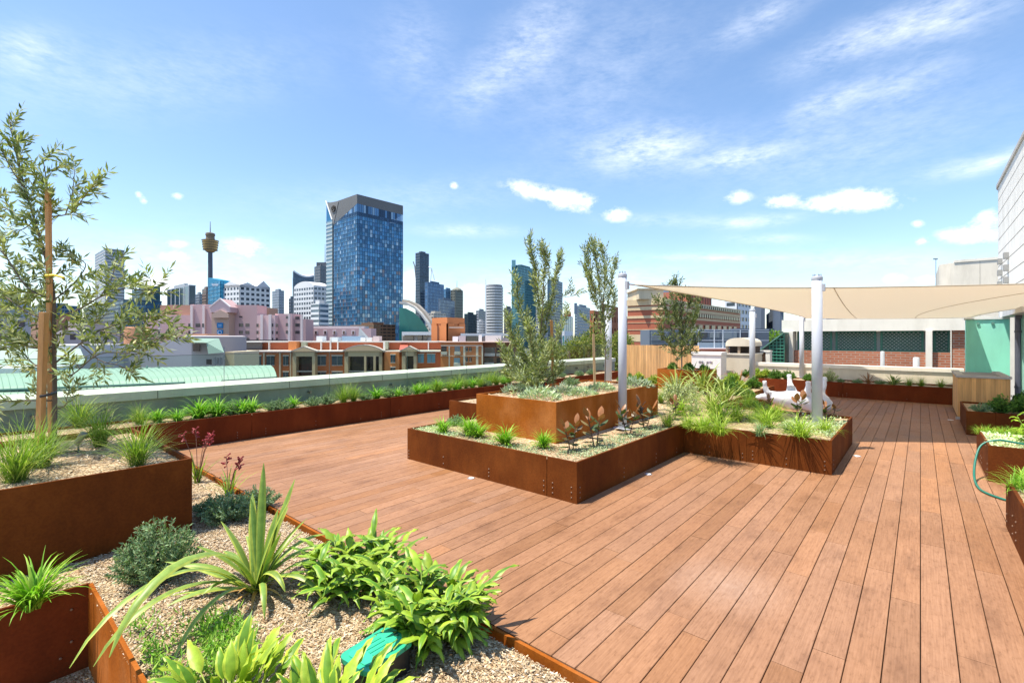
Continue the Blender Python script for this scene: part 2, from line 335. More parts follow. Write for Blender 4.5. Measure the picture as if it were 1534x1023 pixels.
planter('side_planter','lit rusted steel planter with the green hose hanging over its edge',[(.57,7.46),(3.4,7.46),(3.4,8.9),(.57,8.9)],.40,M_ct,seams={3:[.45]},bolts={3:[(.95,(.06,.12,.18)),(.4,(.06,.12)),(.5,(.06,.12))]},nchips=700)
planter('side_planter','rusted steel planter cut by the right picture edge with fine green foliage',[(.55,3.4),(3.4,3.4),(3.4,5.8),(.55,5.8)],.40,M_ct,seams={3:[.2]},bolts={3:[(.03,(.06,.12)),(.17,(.06,.12,.2)),(.24,(.06,.12,.2)),(.45,(.06,.12))]},nchips=900)
T=thing('corner_planter','sunken rusted steel corner panels in the bottom left corner holding back mulch','retaining wall',(-4.03,.55,-.5))
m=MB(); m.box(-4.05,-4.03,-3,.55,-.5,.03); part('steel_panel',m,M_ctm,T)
m=MB(); m.box(-4.03,-2.2,.55,.57,-.5,.03); part('steel_panel',m,M_ctb,T)  # sun-facing panel orange, shaded one maroon: light and shade put into the colour
for x,y,z,rz in ((-4.028,.47,-.10,90),(-4.028,.42,-.38,90),(-4.028,.47,-.30,90)):
    o=bpy.data.objects.new('bolt',bolt_mesh()); COL.objects.link(o); o.parent=T; o.location=(x+4.03,y-.55,z+.5); o.rotation_euler=Vector((1,0,0)).to_track_quat('Z','Y').to_euler()
# ================================================================== PARAPETS, BALUSTRADE
m=MB(); T=thing('parapet_wall','grey concrete parapet with pale cap behind the glass balustrade','parapet wall',(-9,7,-2))
m.box(-9.22,-8.88,-8,16.4,-2,.665,(.31,.325,.28)); part('wall',m,M_conc,T); m=MB()
m.hexa([(-9.26,-8,.667),(-8.84,-8,.667),(-8.84,16.4,.667),(-9.26,16.4,.667),(-9.26,-8,.83),(-8.84,-8,.79),(-8.84,16.4,.79),(-9.26,16.4,.83)],(.58,.58,.49)); part('cap',m,M_render,T)
for k in range(10):
    m=MB(); yy=-4+2.0*k; m.box(-9.0,-8.836,yy,yy+.008,.668,.78,(.16,.17,.15)); part('cap_joint',m,M_conc,T)
T=thing('glass_balustrade','frameless clear glass balustrade panels fixed inside the grey parapet','balustrade',(-8.78,7,.2))
ys=[2.9-1.86*3+1.86*k for k in range(11)]
for y in ys[:-1]:
    m=MB(); m.box(-8.795,-8.783,y+.01,y+1.85,.22,1.31); part('glass_pane',m,M_glass,T)
    m=MB(); m.box(-8.797,-8.781,y+.01,y+1.85,1.311,1.318,(.05,.09,.08)); part('top_edge',m,M_plast,T)
    m=MB(); m.box(-8.793,-8.785,y-.003,y+.003,.3,1.31,(.05,.10,.09)); part('edge_seal',m,M_plast,T)
    for f in (.2,.8):
        for z in (.36,.56):
            m=MB(); yy=y+1.85*f; m.tube([(-8.88,yy,z),(-8.775,yy,z)],.024,10,(.30,.31,.32)); part('standoff',m,M_steel,T)
# right cream parapet
T=thing('parapet_wall','cream rendered parapet wall behind the low trough at the far deck end','parapet wall',(-1.5,16.6,-1))
x0=onY(1127,16.45)
m=MB(); m.box(x0,.83,16.45,16.75,-1,.70,(.76,.67,.52)); part('wall',m,M_render,T)
m=MB(); m.box(x0,.83,16.42,16.78,.702,.80,(.86,.79,.68)); part('cap',m,M_render,T)
# timber fence
xa,xb=onY(936,15.7),onY(1046,15.7)
T=thing('timber_fence','pale vertical slat timber screen fence beyond the middle planting','fence',((xa+xb)/2,15.7,0))
x=xa; rb=random.Random(5)
while x<xb:
    m=MB(); t=rb.uniform(.85,1.15); m.box(x,x+.042,15.70,15.72,-.1,1.32+rb.uniform(-.004,.004),(.72*t,.42*t,.17*t)); part('slat',m,M_wood,T); x+=.054
for z in (.2,1.05):
    m=MB(); m.box(xa,xb,15.721,15.76,z,z+.06,(.36,.22,.12)); part('rail',m,M_wood,T)
# white sign wall
Y0=15.45; xa,xb=onY(1036,Y0),onY(1080,Y0); d0=(-xb*SY+Y0*CY); zt=Zy(528,d0)
T=thing('sign_wall','white rendered block wall with small dark lettering near the small tree planter','wall',((xa+xb)/2,Y0,0))
m=MB(); m.box(xa,xb,Y0,Y0+.55,-.2,zt-.09,(.80,.79,.76)); part('wall',m,M_render,T)
m=MB(); m.box(xa,xb+.02,Y0-.03,Y0+.57,zt-.088,zt,(.84,.83,.80)); part('cap',m,M_render,T)
def text(s,name,loc,size,rot,mat,parent,ext=.004):
    cu=bpy.data.curves.new(name,'FONT'); cu.body=s; cu.size=size; cu.extrude=ext; cu.align_x='CENTER'; cu.materials.append(mat)
    o=bpy.data.objects.new(name,cu); COL.objects.link(o); o.parent=parent; o.location=Vector(loc)-(root_loc(parent) if parent else Vector()); o.rotation_euler=rot; return o
def flat(name,c,rough=.6):
    m,nt,N,L=newmat(name); b=node(nt,'ShaderNodeBsdfPrincipled'); b.inputs['Base Color'].default_value=(*c,1); b.inputs['Roughness'].default_value=rough
    o=node(nt,'ShaderNodeOutputMaterial'); r=ramp(nt,[(.3,tuple(q*.85 for q in c)),(.7,c)]); L.new(nz(nt,coords(nt),4),r.inputs[0]); L.new(r.outputs[0],b.inputs['Base Color']); L.new(b.outputs[0],o.inputs[0]); return m
M_ink=flat('dark_ink',(.04,.04,.06)); M_ink2=flat('purple_ink',(.16,.06,.16))
zl=Zy(545,d0)
text('os','lettering',(onY(1050,Y0),Y0-.006,zl),.15,(PI/2,0,0),M_ink,T); text('eria','lettering',(onY(1063,Y0),Y0-.006,zl),.13,(PI/2,0,0),M_ink2,T)
# vaulted vent housing
Y0=16.2; xa,xb=onY(1087,Y0),onY(1126,Y0); d0=(-xa*SY+Y0*CY)
T=thing('vent_housing','cream rendered housing with a rounded vault top and dark slot opening','vent housing',((xa+xb)/2,Y0,0))
za,zb,zc,zd=0.0,Zy(529,d0),Zy(518.5,d0),Zy(506,d0)
m=MB(); m.box(xa,xb,Y0,Y0+1.3,-1,zb-.05,(.66,.58,.45)); part('base_wall',m,M_render,T)
m=MB(); m.box(xa-.03,xb+.03,Y0-.03,Y0+1.33,zb-.048,zb,(.74,.68,.57)); part('ledge',m,M_render,T)
m=MB(); m.box(xa+.05,xb-.05,Y0+.25,Y0+1.25,zb,zc,(.06,.04,.03)); part('opening',m,M_conc,T)
for xx in (xa,(xa+xb)/2-.03,xb-.08): m=MB(); m.box(xx,xx+.07,Y0+.02,Y0+.1,zb,zc,(.35,.26,.18)); part('post',m,M_render,T)
m=MB(); N_=14; w=(xb-xa)/2; pr=[((xa+xb)/2-w*math.cos(PI*k/N_), zc+(zd-zc)*math.sin(PI*k/N_)**.6) for k in range(N_+1)]
for (x1,z1),(x2,z2) in zip(pr,pr[1:]): m.face([(x1,Y0-.02,z1),(x2,Y0-.02,z2),(x2,Y0+1.3,z2),(x1,Y0+1.3,z1)],(.70,.61,.47))
m.face([(x,Y0-.02,z) for x,z in pr][::-1],(.70,.62,.49)); part('vault_roof',m,M_render,T)
# ================================================================== POLES AND SAIL
def pole(x,y,z0,top,r,label):
    T=thing('sail_post',label,'post',(x,y,z0),'white sail posts')
    m=MB(); m.tube([(x,y,z0-.02),(x,y,top-.06)],r,28,(.76,.77,.80)); part('post',m,M_paint,T,True)
    m=MB(); m.lathe((x,y,top-.06),[(r+.002,0),(r+.004,.012),(r+.004,.035),(r-.002,.05),(r-.03,.06)],28,(.70,.71,.73)); part('cap',m,M_paint,T)
    for k in range(6):
        a=2*PI*k/6; m=MB(); m.tube([(x+(r-.018)*math.cos(a),y+(r-.018)*math.sin(a),top-.005),(x+(r-.018)*math.cos(a),y+(r-.018)*math.sin(a),top+.022)],.008,6,(.6,.6,.62)); part('bolt',m,M_steel,T)
    m=MB(); m.box(x+r-.004,x+r+.03,y-.03,y+.03,top-.22,top-.12,(.6,.6,.62)); part('bracket',m,M_paint,T)
    m=MB(); m.lathe((x,y,z0),[(r+.07,-.01),(r+.07,.012),(r+.002,.014)],24,(.68,.69,.70)); part('base_plate',m,M_paint,T)
p=G(932.5,642,.37); pole(p.x,p.y,.37,2.46,.0565,'nearest white sail post rising in front of the raised orange planter')
P1=p; p=G(1224,636,.37); pole(p.x,p.y,.37,2.46,.066,'white sail post standing in the low planter before the white statue'); P2=p
p=W(Lx(1127,11.9),11.9,0); pole(p.x,p.y,.37,2.30,.066,'white sail post near the vaulted vent housing under the sail edge')
p=W(Lx(1201,14.2),14.2,0); pole(p.x,p.y,.37,2.28,.062,'white sail post rising from the far trough in front of the brick building'); P4=p
p=W(Lx(911,11.4),11.4,0); pole(p.x,p.y,.37,2.30,.085,'white sail post half hidden behind the slender olive tree')
def bez(a,b,c,t): return a*(1-t)**2+b*2*t*(1-t)+c*t*t
A=Vector((P1.x+.13,P1.y+.10,2.30)); B=Vector((P4.x+.1,P4.y-.05,2.16)); C_=Vector((.95,16.1,2.08)); D_=Vector((5.2,11.0,2.36))
cAB=Vector((-1.55,10.0,2.02)); cAD=Vector((-1.0,10.1,2.36)); cBC=Vector((-.8,15.6,2.06)); cDC=Vector((1.15,12.0,2.22))
def coons(u,v):   # u along A->D, v along A->B
    e0=bez(A,cAD,D_,u); e1=bez(B,cBC,C_,u); f0=bez(A,cAB,B,v); f1=bez(D_,cDC,C_,v)
    return e0*(1-v)+e1*v+f0*(1-u)+f1*u-(A*(1-u)*(1-v)+D_*u*(1-v)+B*(1-u)*v+C_*u*v)
T=thing('shade_sail','tan fabric shade sail stretched between white posts over the far deck','shade sail',(A.x,A.y,0))
m=MB(); n=28
for i in range(n+1):
    for j in range(n+1): m.v.append(tuple(coons(i/n,j/n)))
for i in range(n):
    for j in range(n): a=i*(n+1)+j; m.idx((a,a+n+1,a+n+2,a+1))
o=part('canopy',m,M_sail,T,True); md=o.modifiers.new('thick','SOLIDIFY'); md.thickness=.003
for nm,fn in (('edge_cable',lambda t:coons(t,0)),('edge_cable',lambda t:coons(0,t)),('edge_cable',lambda t:coons(t,1)),('edge_cable',lambda t:coons(1,t))):
    m=MB(); m.tube([fn(k/24) for k in range(25)],.009,6,(.46,.38,.27)); part(nm,m,M_plast,T,True)
for u in (.36,.7):
    m=MB(); m.tube([coons(u,k/20)-Vector((0,0,.004)) for k in range(21)],.006,5,(.50,.41,.29)); part('seam',m,M_plast,T)
for a,b in ((P1+Vector((.06,.02,2.31-P1.z)),A),(Vector((P4.x,P4.y,2.18)),B)):
    m=MB(); m.tube([a,b],.010,6,(.55,.55,.56)); part('shackle',m,M_steel,T)
# ================================================================== WHITE STATUE on its back
bx=W(Lx(1132,10.0),10.0,0); rt=Vector((CY,SY,0)); fw=Vector((-SY,CY,0))
def q(a,b,z): return bx+rt*a+fw*b+Vector((0,0,z))
sk=[(q(.0,0,.33),.035),(q(.16,0,.36),.07),(q(.34,0,.33),.12),(q(.56,0,.27),.17),(q(.82,0,.25),.20),(q(1.08,0,.25),.215),(q(1.30,0,.24),.18),(q(1.47,.0,.20),.15),(q(1.58,-.02,.11),.10)]
ed=[(i,i+1) for i in range(8)]
def leg(att,pts):
    prev=att
    for p_,r_ in pts: sk.append((p_,r_)); ed.append((prev,len(sk)-1)); prev=len(sk)-1
leg(2,[(q(.20,-.06,.47),.062),(q(.165,-.06,.58),.040),(q(.15,-.07,.67),.038),(q(.145,-.07,.69),.046)])
leg(4,[(q(.83,.12,.44),.075),(q(.815,.18,.66),.045),(q(.815,.19,.77),.042),(q(.815,.19,.81),.052)])
leg(5,[(q(1.00,-.13,.42),.075),(q(1.0,-.17,.58),.055),(q(.995,-.18,.66),.054),(q(.995,-.18,.70),.062)])
leg(6,[(q(1.40,.08,.42),.09),(q(1.46,.08,.58),.075),(q(1.50,.08,.70),.048),(q(1.51,.08,.77),.056)])
me=bpy.data.meshes.new('statue'); base=q(.8,0,0); me.from_pydata([tuple(p_-base) for p_,r_ in sk],ed,[])
o=bpy.data.objects.new('animal_statue',me); COL.objects.link(o); o.location=base
sm=o.modifiers.new('skin','SKIN'); sm.use_smooth_shade=True
for k,(p_,r_) in enumerate(sk): me.skin_vertices[0].data[k].radius=(r_,r_)
me.skin_vertices[0].data[4].use_root=True
o.modifiers.new('sub','SUBSURF').levels=2; o.modifiers['sub'].render_levels=3
tx=bpy.data.textures.new('folds','CLOUDS'); tx.noise_scale=.085
dm=o.modifiers.new('folds','DISPLACE'); dm.texture=tx; dm.strength=.022; dm.mid_level=.5
at=me.attributes.new('Col','FLOAT_COLOR','POINT'); at.data.foreach_set('color',[.86,.86,.86,1]*len(sk))
M_statue=flat('white_statue',(.84,.84,.85),.45); me.materials.append(M_statue)
tag(o,'white sculpted animal lying on its back with four legs in the air','statue')
# ================================================================== SMALL DECK THINGS
for px,py,lb in ((706,716,'small round steel deck light beside the long front face of the low planter'),(971,710,'small round steel deck light beside the shaded right face of the low planter'),(1284,683,'small round steel deck light by the outer corner of the stepped planter'),(1424,629,'small round steel deck light near the timber clad bench')):
    p=G(px,py); T=thing('deck_light',lb,'deck light',(p.x,p.y,0),'round lights set in the deck')
    m=MB(); m.lathe((p.x,p.y,0),[(.047,.001),(.045,.004),(.032,.0045)],20,(.8,.8,.8)); part('rim',m,M_steel,T)
    m=MB(); m.lathe((p.x,p.y,0),[(.031,.0046),(.012,.006),(.004,.0065)],20,(.85,.86,.88)); part('lens',m,M_plast,T)
# green valve box
c=G(565,972,.13); T=thing('valve_box','green lidded irrigation valve box with black sides in the mulch','valve box',(c.x,c.y,0))
def rr_box(m,cx,cy,w,h,r,z0,z1,col,rot):
    pts=[]
    for qx,qy,a0 in ((1,1,0),(-1,1,90),(-1,-1,180),(1,-1,270)):
        for k in range(5):
            a=math.radians(a0+22.5*k); pts.append(((w/2-r)*qx+r*math.cos(a),(h/2-r)*qy+r*math.sin(a)))
    P_=[(cx+x*math.cos(rot)-y*math.sin(rot),cy+x*math.sin(rot)+y*math.cos(rot)) for x,y in pts]; n=len(P_)
    for i in range(n):
        j=(i+1)%n; m.face([(*P_[i],z0),(*P_[j],z0),(*P_[j],z1),(*P_[i],z1)],col)
    m.face([(*p,z1) for p in P_],col)
ro=math.radians(96)
m=MB(); rr_box(m,c.x,c.y,.27,.19,.03,-.05,.115,(.015,.015,.016),ro); part('box',m,M_plast,T)
m=MB(); rr_box(m,c.x,c.y,.285,.205,.035,.116,.138,(.03,.40,.24),ro); part('lid',m,M_plast,T)
m=MB(); rr_box(m,c.x,c.y,.23,.15,.025,.1382,.143,(.04,.46,.28),ro)
for k in range(4): m.box(c.x-.055+.03*k,c.x-.04+.03*k,c.y-.05,c.y+.05,.1432,.146,(.03,.40,.24))
part('lid_ribs',m,M_plast,T)
m=MB(); m.tube([(c.x-.005,c.y+.11,.139),(c.x-.005,c.y+.11,.146)],.012,10,(.01,.05,.03)); part('lid_bolt',m,M_plast,T)
# garden spot light in the tree planter
p=G(118,675,.56); T=thing('garden_light','small dark grey adjustable spot light in the tall tree planter','spot light',(p.x,p.y,.55))
m=MB(); m.tube([(p.x-.02,p.y,.55),(p.x,p.y,.63)],.006,6,(.05,.05,.05)); m.tube([(p.x+.03,p.y-.01,.55),(p.x,p.y,.63)],.006,6,(.05,.05,.05)); part('stem',m,M_plast,T)
m=MB(); m.tube([(p.x-.02,p.y-.01,.625),(p.x+.035,p.y+.03,.72)],[.024,.028],14,(.22,.20,.17)); part('lamp_head',m,M_plast,T)
m=MB(); m.tube([(p.x,p.y,.56),(p.x-.05,p.y-.07,.556),(p.x-.04,p.y-.16,.556),(p.x-.10,p.y-.24,.556)],.006,6,(.02,.02,.02)); part('cable',m,M_plast,T,True)
# hose
pts=[(1.0,7.75,.39),(.80,7.72,.42),(.66,7.70,.43),(.53,7.66,.36),(.47,7.5,.20),(.45,7.3,.06),(.46,7.05,.018),(.50,6.85,.014),(.60,6.7,.013),(.72,6.6,.013)]
fine=[]
for i in range(len(pts)-1):
    p0,p1,p2,p3=[Vector(pts[max(0,min(len(pts)-1,i+k))]) for k in (-1,0,1,2)]
    for s in range(6):
        t=s/6; fine.append(.5*((2*p1)+(p2-p0)*t+(2*p0-5*p1+4*p2-p3)*t*t+(3*p1-p0-3*p2+p3)*t**3))
m=MB(); m.tube(fine,.0115,8,(.015,.16,.11)); solo('garden_hose',m,M_plast,'green garden hose looping from the planter edge down onto the deck','hose',(.5,7.2,0),smooth=True)
# ================================================================== TIMBER BENCH BLOCK (right)
T=thing('timber_counter','timber clad outdoor counter with grey stone rim beside the mint wall','counter',(.9,13.1,0))
x0,x1,y0,y1,zt=.55,1.27,12.75,14.6,.86; rb=random.Random(9)
x=x0
while x<x1-.01:
    t=rb.uniform(.82,1.15); m=MB(); m.box(x,min(x+.064,x1),y0,y0+.02,.05,zt-.045,(.74*t,.40*t,.14*t)); part('slat',m,M_wood,T); x+=.066
y=y0+.022
while y<y1-.01:
    t=rb.uniform(.85,1.12); m=MB(); m.box(x0,x0+.02,y,min(y+.064,y1),.05,zt-.045,(.74*t,.43*t,.17*t)); part('slat',m,M_wood,T); y+=.066
m=MB(); m.box(x0+.03,x1,y0+.03,y1,0,zt-.06,(.12,.1,.09)); part('carcass',m,M_conc,T)
m=MB(); m.box(x0-.02,x1+.02,y0-.02,y0+.1,zt-.043,zt,(.45,.43,.40)); m.box(x0-.02,x0+.1,y0+.102,y1,zt-.043,zt,(.45,.43,.40)); m.box(x1-.1,x1+.02,y0+.102,y1,zt-.043,zt,(.45,.43,.40)); m.box(x0+.102,x1-.102,y0+.102,y1,zt-.055,zt-.03,(.30,.29,.28)); part('stone_rim',m,M_conc,T)
m=MB(); m.box(x0-.03,x0+.06,y0-.05,y0-.022,0,.05,(.7,.7,.7)); part('foot',m,M_steel,T)
# ================================================================== RIGHT SIDE BUILDINGS
Yb=16.0; xa=.84; xe=onY(1513,Yb)
T=thing('mint_wall','mint green painted rendered wall behind the timber clad counter','wall',(1.2,Yb,0))
m=MB(); m.box(xa,xe,Yb,Yb+.3,-.5,2.02,(.30,.78,.63)); part('wall',m,M_render,T)
m=MB(); m.box(xa-.03,xe,Yb-.03,Yb+.33,2.022,2.06,(.70,.72,.68)); part('capping',m,M_render,T)
for xx in (1.05,1.3):
    m=MB(); m.tube([(xx,Yb-.03,1.93),(xx,Yb-.002,1.93)],.03,10,(.25,.5,.42)); part('eye_bolt',m,M_steel,T)
T=thing('mint_pillar','mint green painted pillar with a dark downpipe at the right edge','pillar',(1.9,13.5,0))
m=MB(); m.box(1.66,2.6,14.9,15.9,0,2.09,(.36,.66,.54)); part('pillar',m,M_render,T)
m=MB(); m.tube([(1.60,14.95,0),(1.60,14.95,2.08)],.05,12,(.10,.11,.15)); part('downpipe',m,M_plast,T)
for z in (.5,1.7):
    m=MB(); m.tube([(1.60,14.95,z),(1.60,14.95,z+.04)],.058,12,(.07,.08,.10)); part('pipe_clip',m,M_plast,T)
m=MB(); m.box(1.56,1.66,14.9,15.0,2.0,2.09,(.12,.13,.16)); part('pipe_head',m,M_plast,T)
T=thing('tall_white_building','tall white panelled building with a rounded corner rising at the right edge','building',(4.5,18,2))
m=MB(); rc=1.2; xw=2.3; yw=27.7; prof=[(xw,9)]+[(xw+rc-rc*math.cos(a),yw-rc+rc*math.sin(a)) for a in [PI/2*k/8 for k in range(9)]]+[(9,yw)]
z=2.78; top=7.42; rows=9; hh=(top-z)/rows
for r_ in range(rows):
    a,b=z+r_*hh+.012,z+(r_+1)*hh-.012
    for i,((x1,y1),(x2,y2)) in enumerate(zip(prof,prof[1:])):
        if i==0:
            n=6
            for k in range(n):
                ya,yb_=y1+(y2-y1)*k/n+.006,y1+(y2-y1)*(k+1)/n-.006; m.face([(x1,yb_,a),(x1,ya,a),(x1,ya,b),(x1,yb_,b)],(.86,.83,.76))
        else: m.face([(x2,y2,a),(x1,y1,a),(x1,y1,b),(x2,y2,b)],(.86,.83,.76))
part('wall_panels',m,M_render,T)
m=MB()
pin=[(x+.02,y-.02) for x,y in prof]
for (x1,y1),(x2,y2) in zip(pin,pin[1:]): m.face([(x2,y2,z),(x1,y1,z),(x1,y1,top),(x2,y2,top)],(.34,.33,.30))
m.face([(x,y,top) for x,y in pin]+[(9,9,top)],(.4,.4,.4)); part('wall_core',m,M_render,T)
m=MB()
for (x1,y1),(x2,y2) in zip(prof,prof[1:]): m.hexa([(x1-.05,y1+.02,top),(x1+.3,y1-.2,top),(x2+.3,y2-.2,top),(x2-.05,y2+.02,top),(x1-.05,y1+.02,top+.12),(x1+.3,y1-.2,top+.12),(x2+.3,y2-.2,top+.12),(x2-.05,y2+.02,top+.12)],(.52,.50,.46))
part('coping',m,M_render,T)
for k in range(4):
    for yy in (25.3,23.6):
        m=MB(); zz=3.05+k*.42; m.box(xw-.12,xw-.002,yy-.14,yy+.14,zz,zz+.2,(.30,.30,.29)); part('vent_hood',m,M_render,T)
T=thing('balcony_slab','white concrete balcony slab with thin rail projecting over the mint wall','balcony',(3,17,2))
m=MB(); m.box(1.45,5,13.2,16.6,2.075,2.52,(.74,.73,.70)); part('slab',m,M_render,T)
for yy in (13.5,14.6,15.6,16.4):
    m=MB(); m.tube([(1.43,yy,2.2),(1.43,yy,2.5)],.012,6,(.35,.36,.38)); part('rail_post',m,M_steel,T)
T=thing('roof_plant_box','beige panelled plant room with rounded corner behind the shade sail','plant room',W(Lx(1450,30),30,2))
d=30; c0=W(Lx(1413,d),d,0); zb,zt=-4,Zy(395,d); rc=.7; x0,y0=c0.x-.2,c0.y; x1=x0+9
pr=[(x0,y0+7)]+[(x0+rc-rc*math.cos(a),y0+rc-rc*math.sin(a)) for a in [PI/2*k/6 for k in range(7)]]+[(x1,y0)]
m=MB()
for (a1,b1),(a2,b2) in zip(pr,pr[1:]): m.face([(a1,b1,zb),(a2,b2,zb),(a2,b2,zt),(a1,b1,zt)],(.76,.69,.57))
m.face([(a_,b_,zt) for a_,b_ in pr]+[(x1,y0+7,zt)],(.5,.48,.42)); part('wall',m,M_render,T)
for k in range(1,7):
    m=MB(); xx=x0+rc+k*1.15; m.box(xx-.012,xx+.012,y0-.012,y0-.001,zb,zt,(.50,.46,.39)); part('panel_joint',m,M_render,T)
m=MB(); m.box(x0+rc,x1,y0-.05,y0+7,zt+.002,zt+.16,(.80,.74,.63)); part('coping',m,M_render,T)
m=MB(); m.tube([W(Lx(1402,28),28,Zy(440,28)),W(Lx(1402,28),28,Zy(388,28))],.02,6,(.35,.36,.38)); m.cbox(Lx(1399,28),Lx(1405,28),28,28.05,Zy(389,28),Zy(387,28),(.35,.36,.38)); solo('antenna_mast',m,M_steel,'thin antenna mast standing left of the beige plant room','antenna',W(Lx(1402,28),28,-1))
# brick lattice building
Yb=19.2; d0=lambda px:(-onY(px,Yb)*SY+Yb*CY); X=lambda px:onY(px,Yb)
T=thing('brick_building','red brick building with green lattice openings under a white concrete beam','building',(X(1310),Yb,-1))
ztop,zbm,zlt,zg=2.20,1.80,1.24,-1
def beam_end(px): return X(px)
m=MB(); m.box(X(1172),X(1500),Yb-.10,Yb+.8,zbm,ztop,(.80,.76,.67)); part('concrete_beam',m,M_render,T)
m=MB(); m.box(X(1170),X(1500),Yb+.8,Yb+9,ztop-.25,ztop-.1,(.45,.44,.42)); part('roof',m,M_conc,T)
m=MB(); m.box(X(1190),X(1424),Yb+.02,Yb+.45,zg,zlt-.1,(.3,.1,.05)); part('brick_wall',m,M_brick,T)
m=MB(); m.box(X(1427),X(1500),Yb+.06,Yb+.55,zg,zbm,(.3,.1,.05)); part('brick_wall',m,M_brick,T)
m=MB(); m.box(X(1190),X(1424),Yb+.46,Yb+.6,zg,zbm-.01,(.72,.75,.72)); part('pale_back',m,M_conc,T)  # pale panel: brightness of the lattice holes is put into its colour
lat_px=[(1193,1245),(1250,1312),(1318,1384),(1398,1424)]
for a,b in lat_px:
    f=MB(); xa,xb=X(a),X(b)
    f.box(xa,xb,Yb+.25,Yb+.29,zlt-.098,zlt-.05,(.03,.16,.11)); f.box(xa,xb,Yb+.25,Yb+.29,zbm-.05,zbm,(.03,.16,.11))
    f.box(xa,xa+.06,Yb+.25,Yb+.29,zlt-.05,zbm-.05,(.03,.16,.11)); f.box(xb-.06,xb,Yb+.25,Yb+.29,zlt-.05,zbm-.05,(.03,.16,.11))
    h=zbm-zlt+.1; st=.105; k=xa-h
    while k<xb:
        for s in (1,-1):
            p0=[k,zlt-.1] if s==1 else [k+h,zlt-.1]; p1=[k+h,zbm] if s==1 else [k,zbm]
            def clip(p,qp):
                (ax,az),(bx_,bz)=p,qp; out=[]
                for xc,keep in ((xa,1),(xb,-1)):
                    if (ax-xc)*keep<0 and (bx_-xc)*keep<0: return None
                    if (ax-xc)*keep<0: t=(xc-ax)/(bx_-ax); ax,az=xc,az+(bz-az)*t
                    if (bx_-xc)*keep<0: t=(xc-ax)/(bx_-ax); bx_,bz=xc,az+(bz-az)*t
                return (ax,az),(bx_,bz)
            c_=clip(p0,p1)
            if c_:
                (ax,az),(bx_,bz)=c_; yy=Yb+(.255 if s==1 else .268); wd=.021
                f.face([(ax-wd,yy,az),(ax+wd,yy,az),(bx_+wd,yy,bz),(bx_-wd,yy,bz)],(.05,.14,.105))
        k+=st
    part('lattice_panel',f,M_plast,T)
for a,b in ((1175,1189),(1386.5,1396.5)):
    m=MB(); m.box(X(a),X(b),Yb-.16,Yb+.5 if a<1300 else Yb+.22,zg,zbm,(.82,.77,.68)); part('column',m,M_render,T)
for px,py,r_ in ((1322,526,.055),(1372.5,535,.075)):
    d_=d0(px)-.9; m=MB(); pp=W(Lx(px,d_),d_,0); zt=Zy(py,d_); m.lathe((pp.x,pp.y,-.6),[(r_,0),(r_,zt+.6-.03),(r_*.7,zt+.6-.005),(r_*.2,zt+.6)],14,(.80,.79,.76)); solo('vent_pipe',m,M_paint,('slim' if r_<.06 else 'short stubby')+' white capped vent pipe in front of the brick wall','vent pipe',(pp.x,pp.y,-.6),smooth=True)
# green lattice gable + small crate
Yg=18.2; X=lambda px:onY(px,Yg); dg=lambda px:(-X(px)*SY+Yg*CY)
T=thing('lattice_shelter','dark green lattice shelter with a sloping roof left of the brick building','shelter',(X(1158),Yg,-1))
zA=Zy(526,dg(1136)); zB=Zy(498,dg(1174))
m=MB(); m.hexa([(X(1136),Yg-.1,zA-.05),(X(1174),Yg-.1,zB-.05),(X(1174),Yg+2,zB-.05),(X(1136),Yg+2,zA-.05),(X(1136),Yg-.1,zA),(X(1174),Yg-.1,zB),(X(1174),Yg+2,zB),(X(1136),Yg+2,zA)],(.08,.20,.15)); part('roof',m,M_roof,T)
m=MB(); m.hexa([(X(1150),Yg+.1,-1),(X(1174),Yg+.1,-1),(X(1174),Yg+.9,-1),(X(1150),Yg+.9,-1),(X(1150),Yg+.1,zA+.15),(X(1174),Yg+.1,zB-.06),(X(1174),Yg+.9,zB-.06),(X(1150),Yg+.9,zA+.15)],(.02,.06,.045)); part('back_screen',m,M_plast,T)
m=MB(); xa,xb=X(1152),X(1174); k=0
while xa+k*.11<xb:
    x=xa+k*.11; zt=zA+(zB-zA)*(x-X(1136))/(X(1174)-X(1136))-.06; m.box(x,x+.03,Yg,Yg+.03,-.5,zt,(.05,.24,.16)); k+=1
k=0
while .2+k*.11<zB-.1:
    zz=.2+k*.11; xs=max(xa,X(1136)+(zz+.08-zA)/(zB-zA)*(X(1174)-X(1136))); m.box(xs,xb,Yg-.02,Yg-.002,zz,zz+.03,(.07,.28,.19)); k+=1
part('lattice',m,M_plast,T)
Yg=17.6; X=lambda px:onY(px,Yg); dd_=-X(1141)*SY+Yg*CY
T=thing('timber_gate','small braced brown timber gate between white piers beyond the cream wall','gate',(X(1141),Yg,0)); za,zb=Zy(541,dd_),Zy(528,dd_)
for k in range(6):
    m=MB(); a=X(1134)+(X(1147)-X(1134))*k/6; m.box(a,a+(X(1147)-X(1134))/6-.01,Yg,Yg+.03,za-.3,zb,(.40,.20,.08)); part('board',m,M_wood,T)
m=MB(); m.tube([(X(1135),Yg-.02,za),(X(1146),Yg-.02,zb)],.02,4,(.20,.10,.05)); part('brace',m,M_wood,T)
m=MB(); m.box(X(1148),X(1154.5),Yg-.1,Yg+.2,-1,zb+.02,(.8,.77,.70)); m.box(X(1130),X(1155),Yg-.12,Yg+.22,zb+.022,zb+.07,(.8,.77,.70)); part('pier',m,M_render,T)
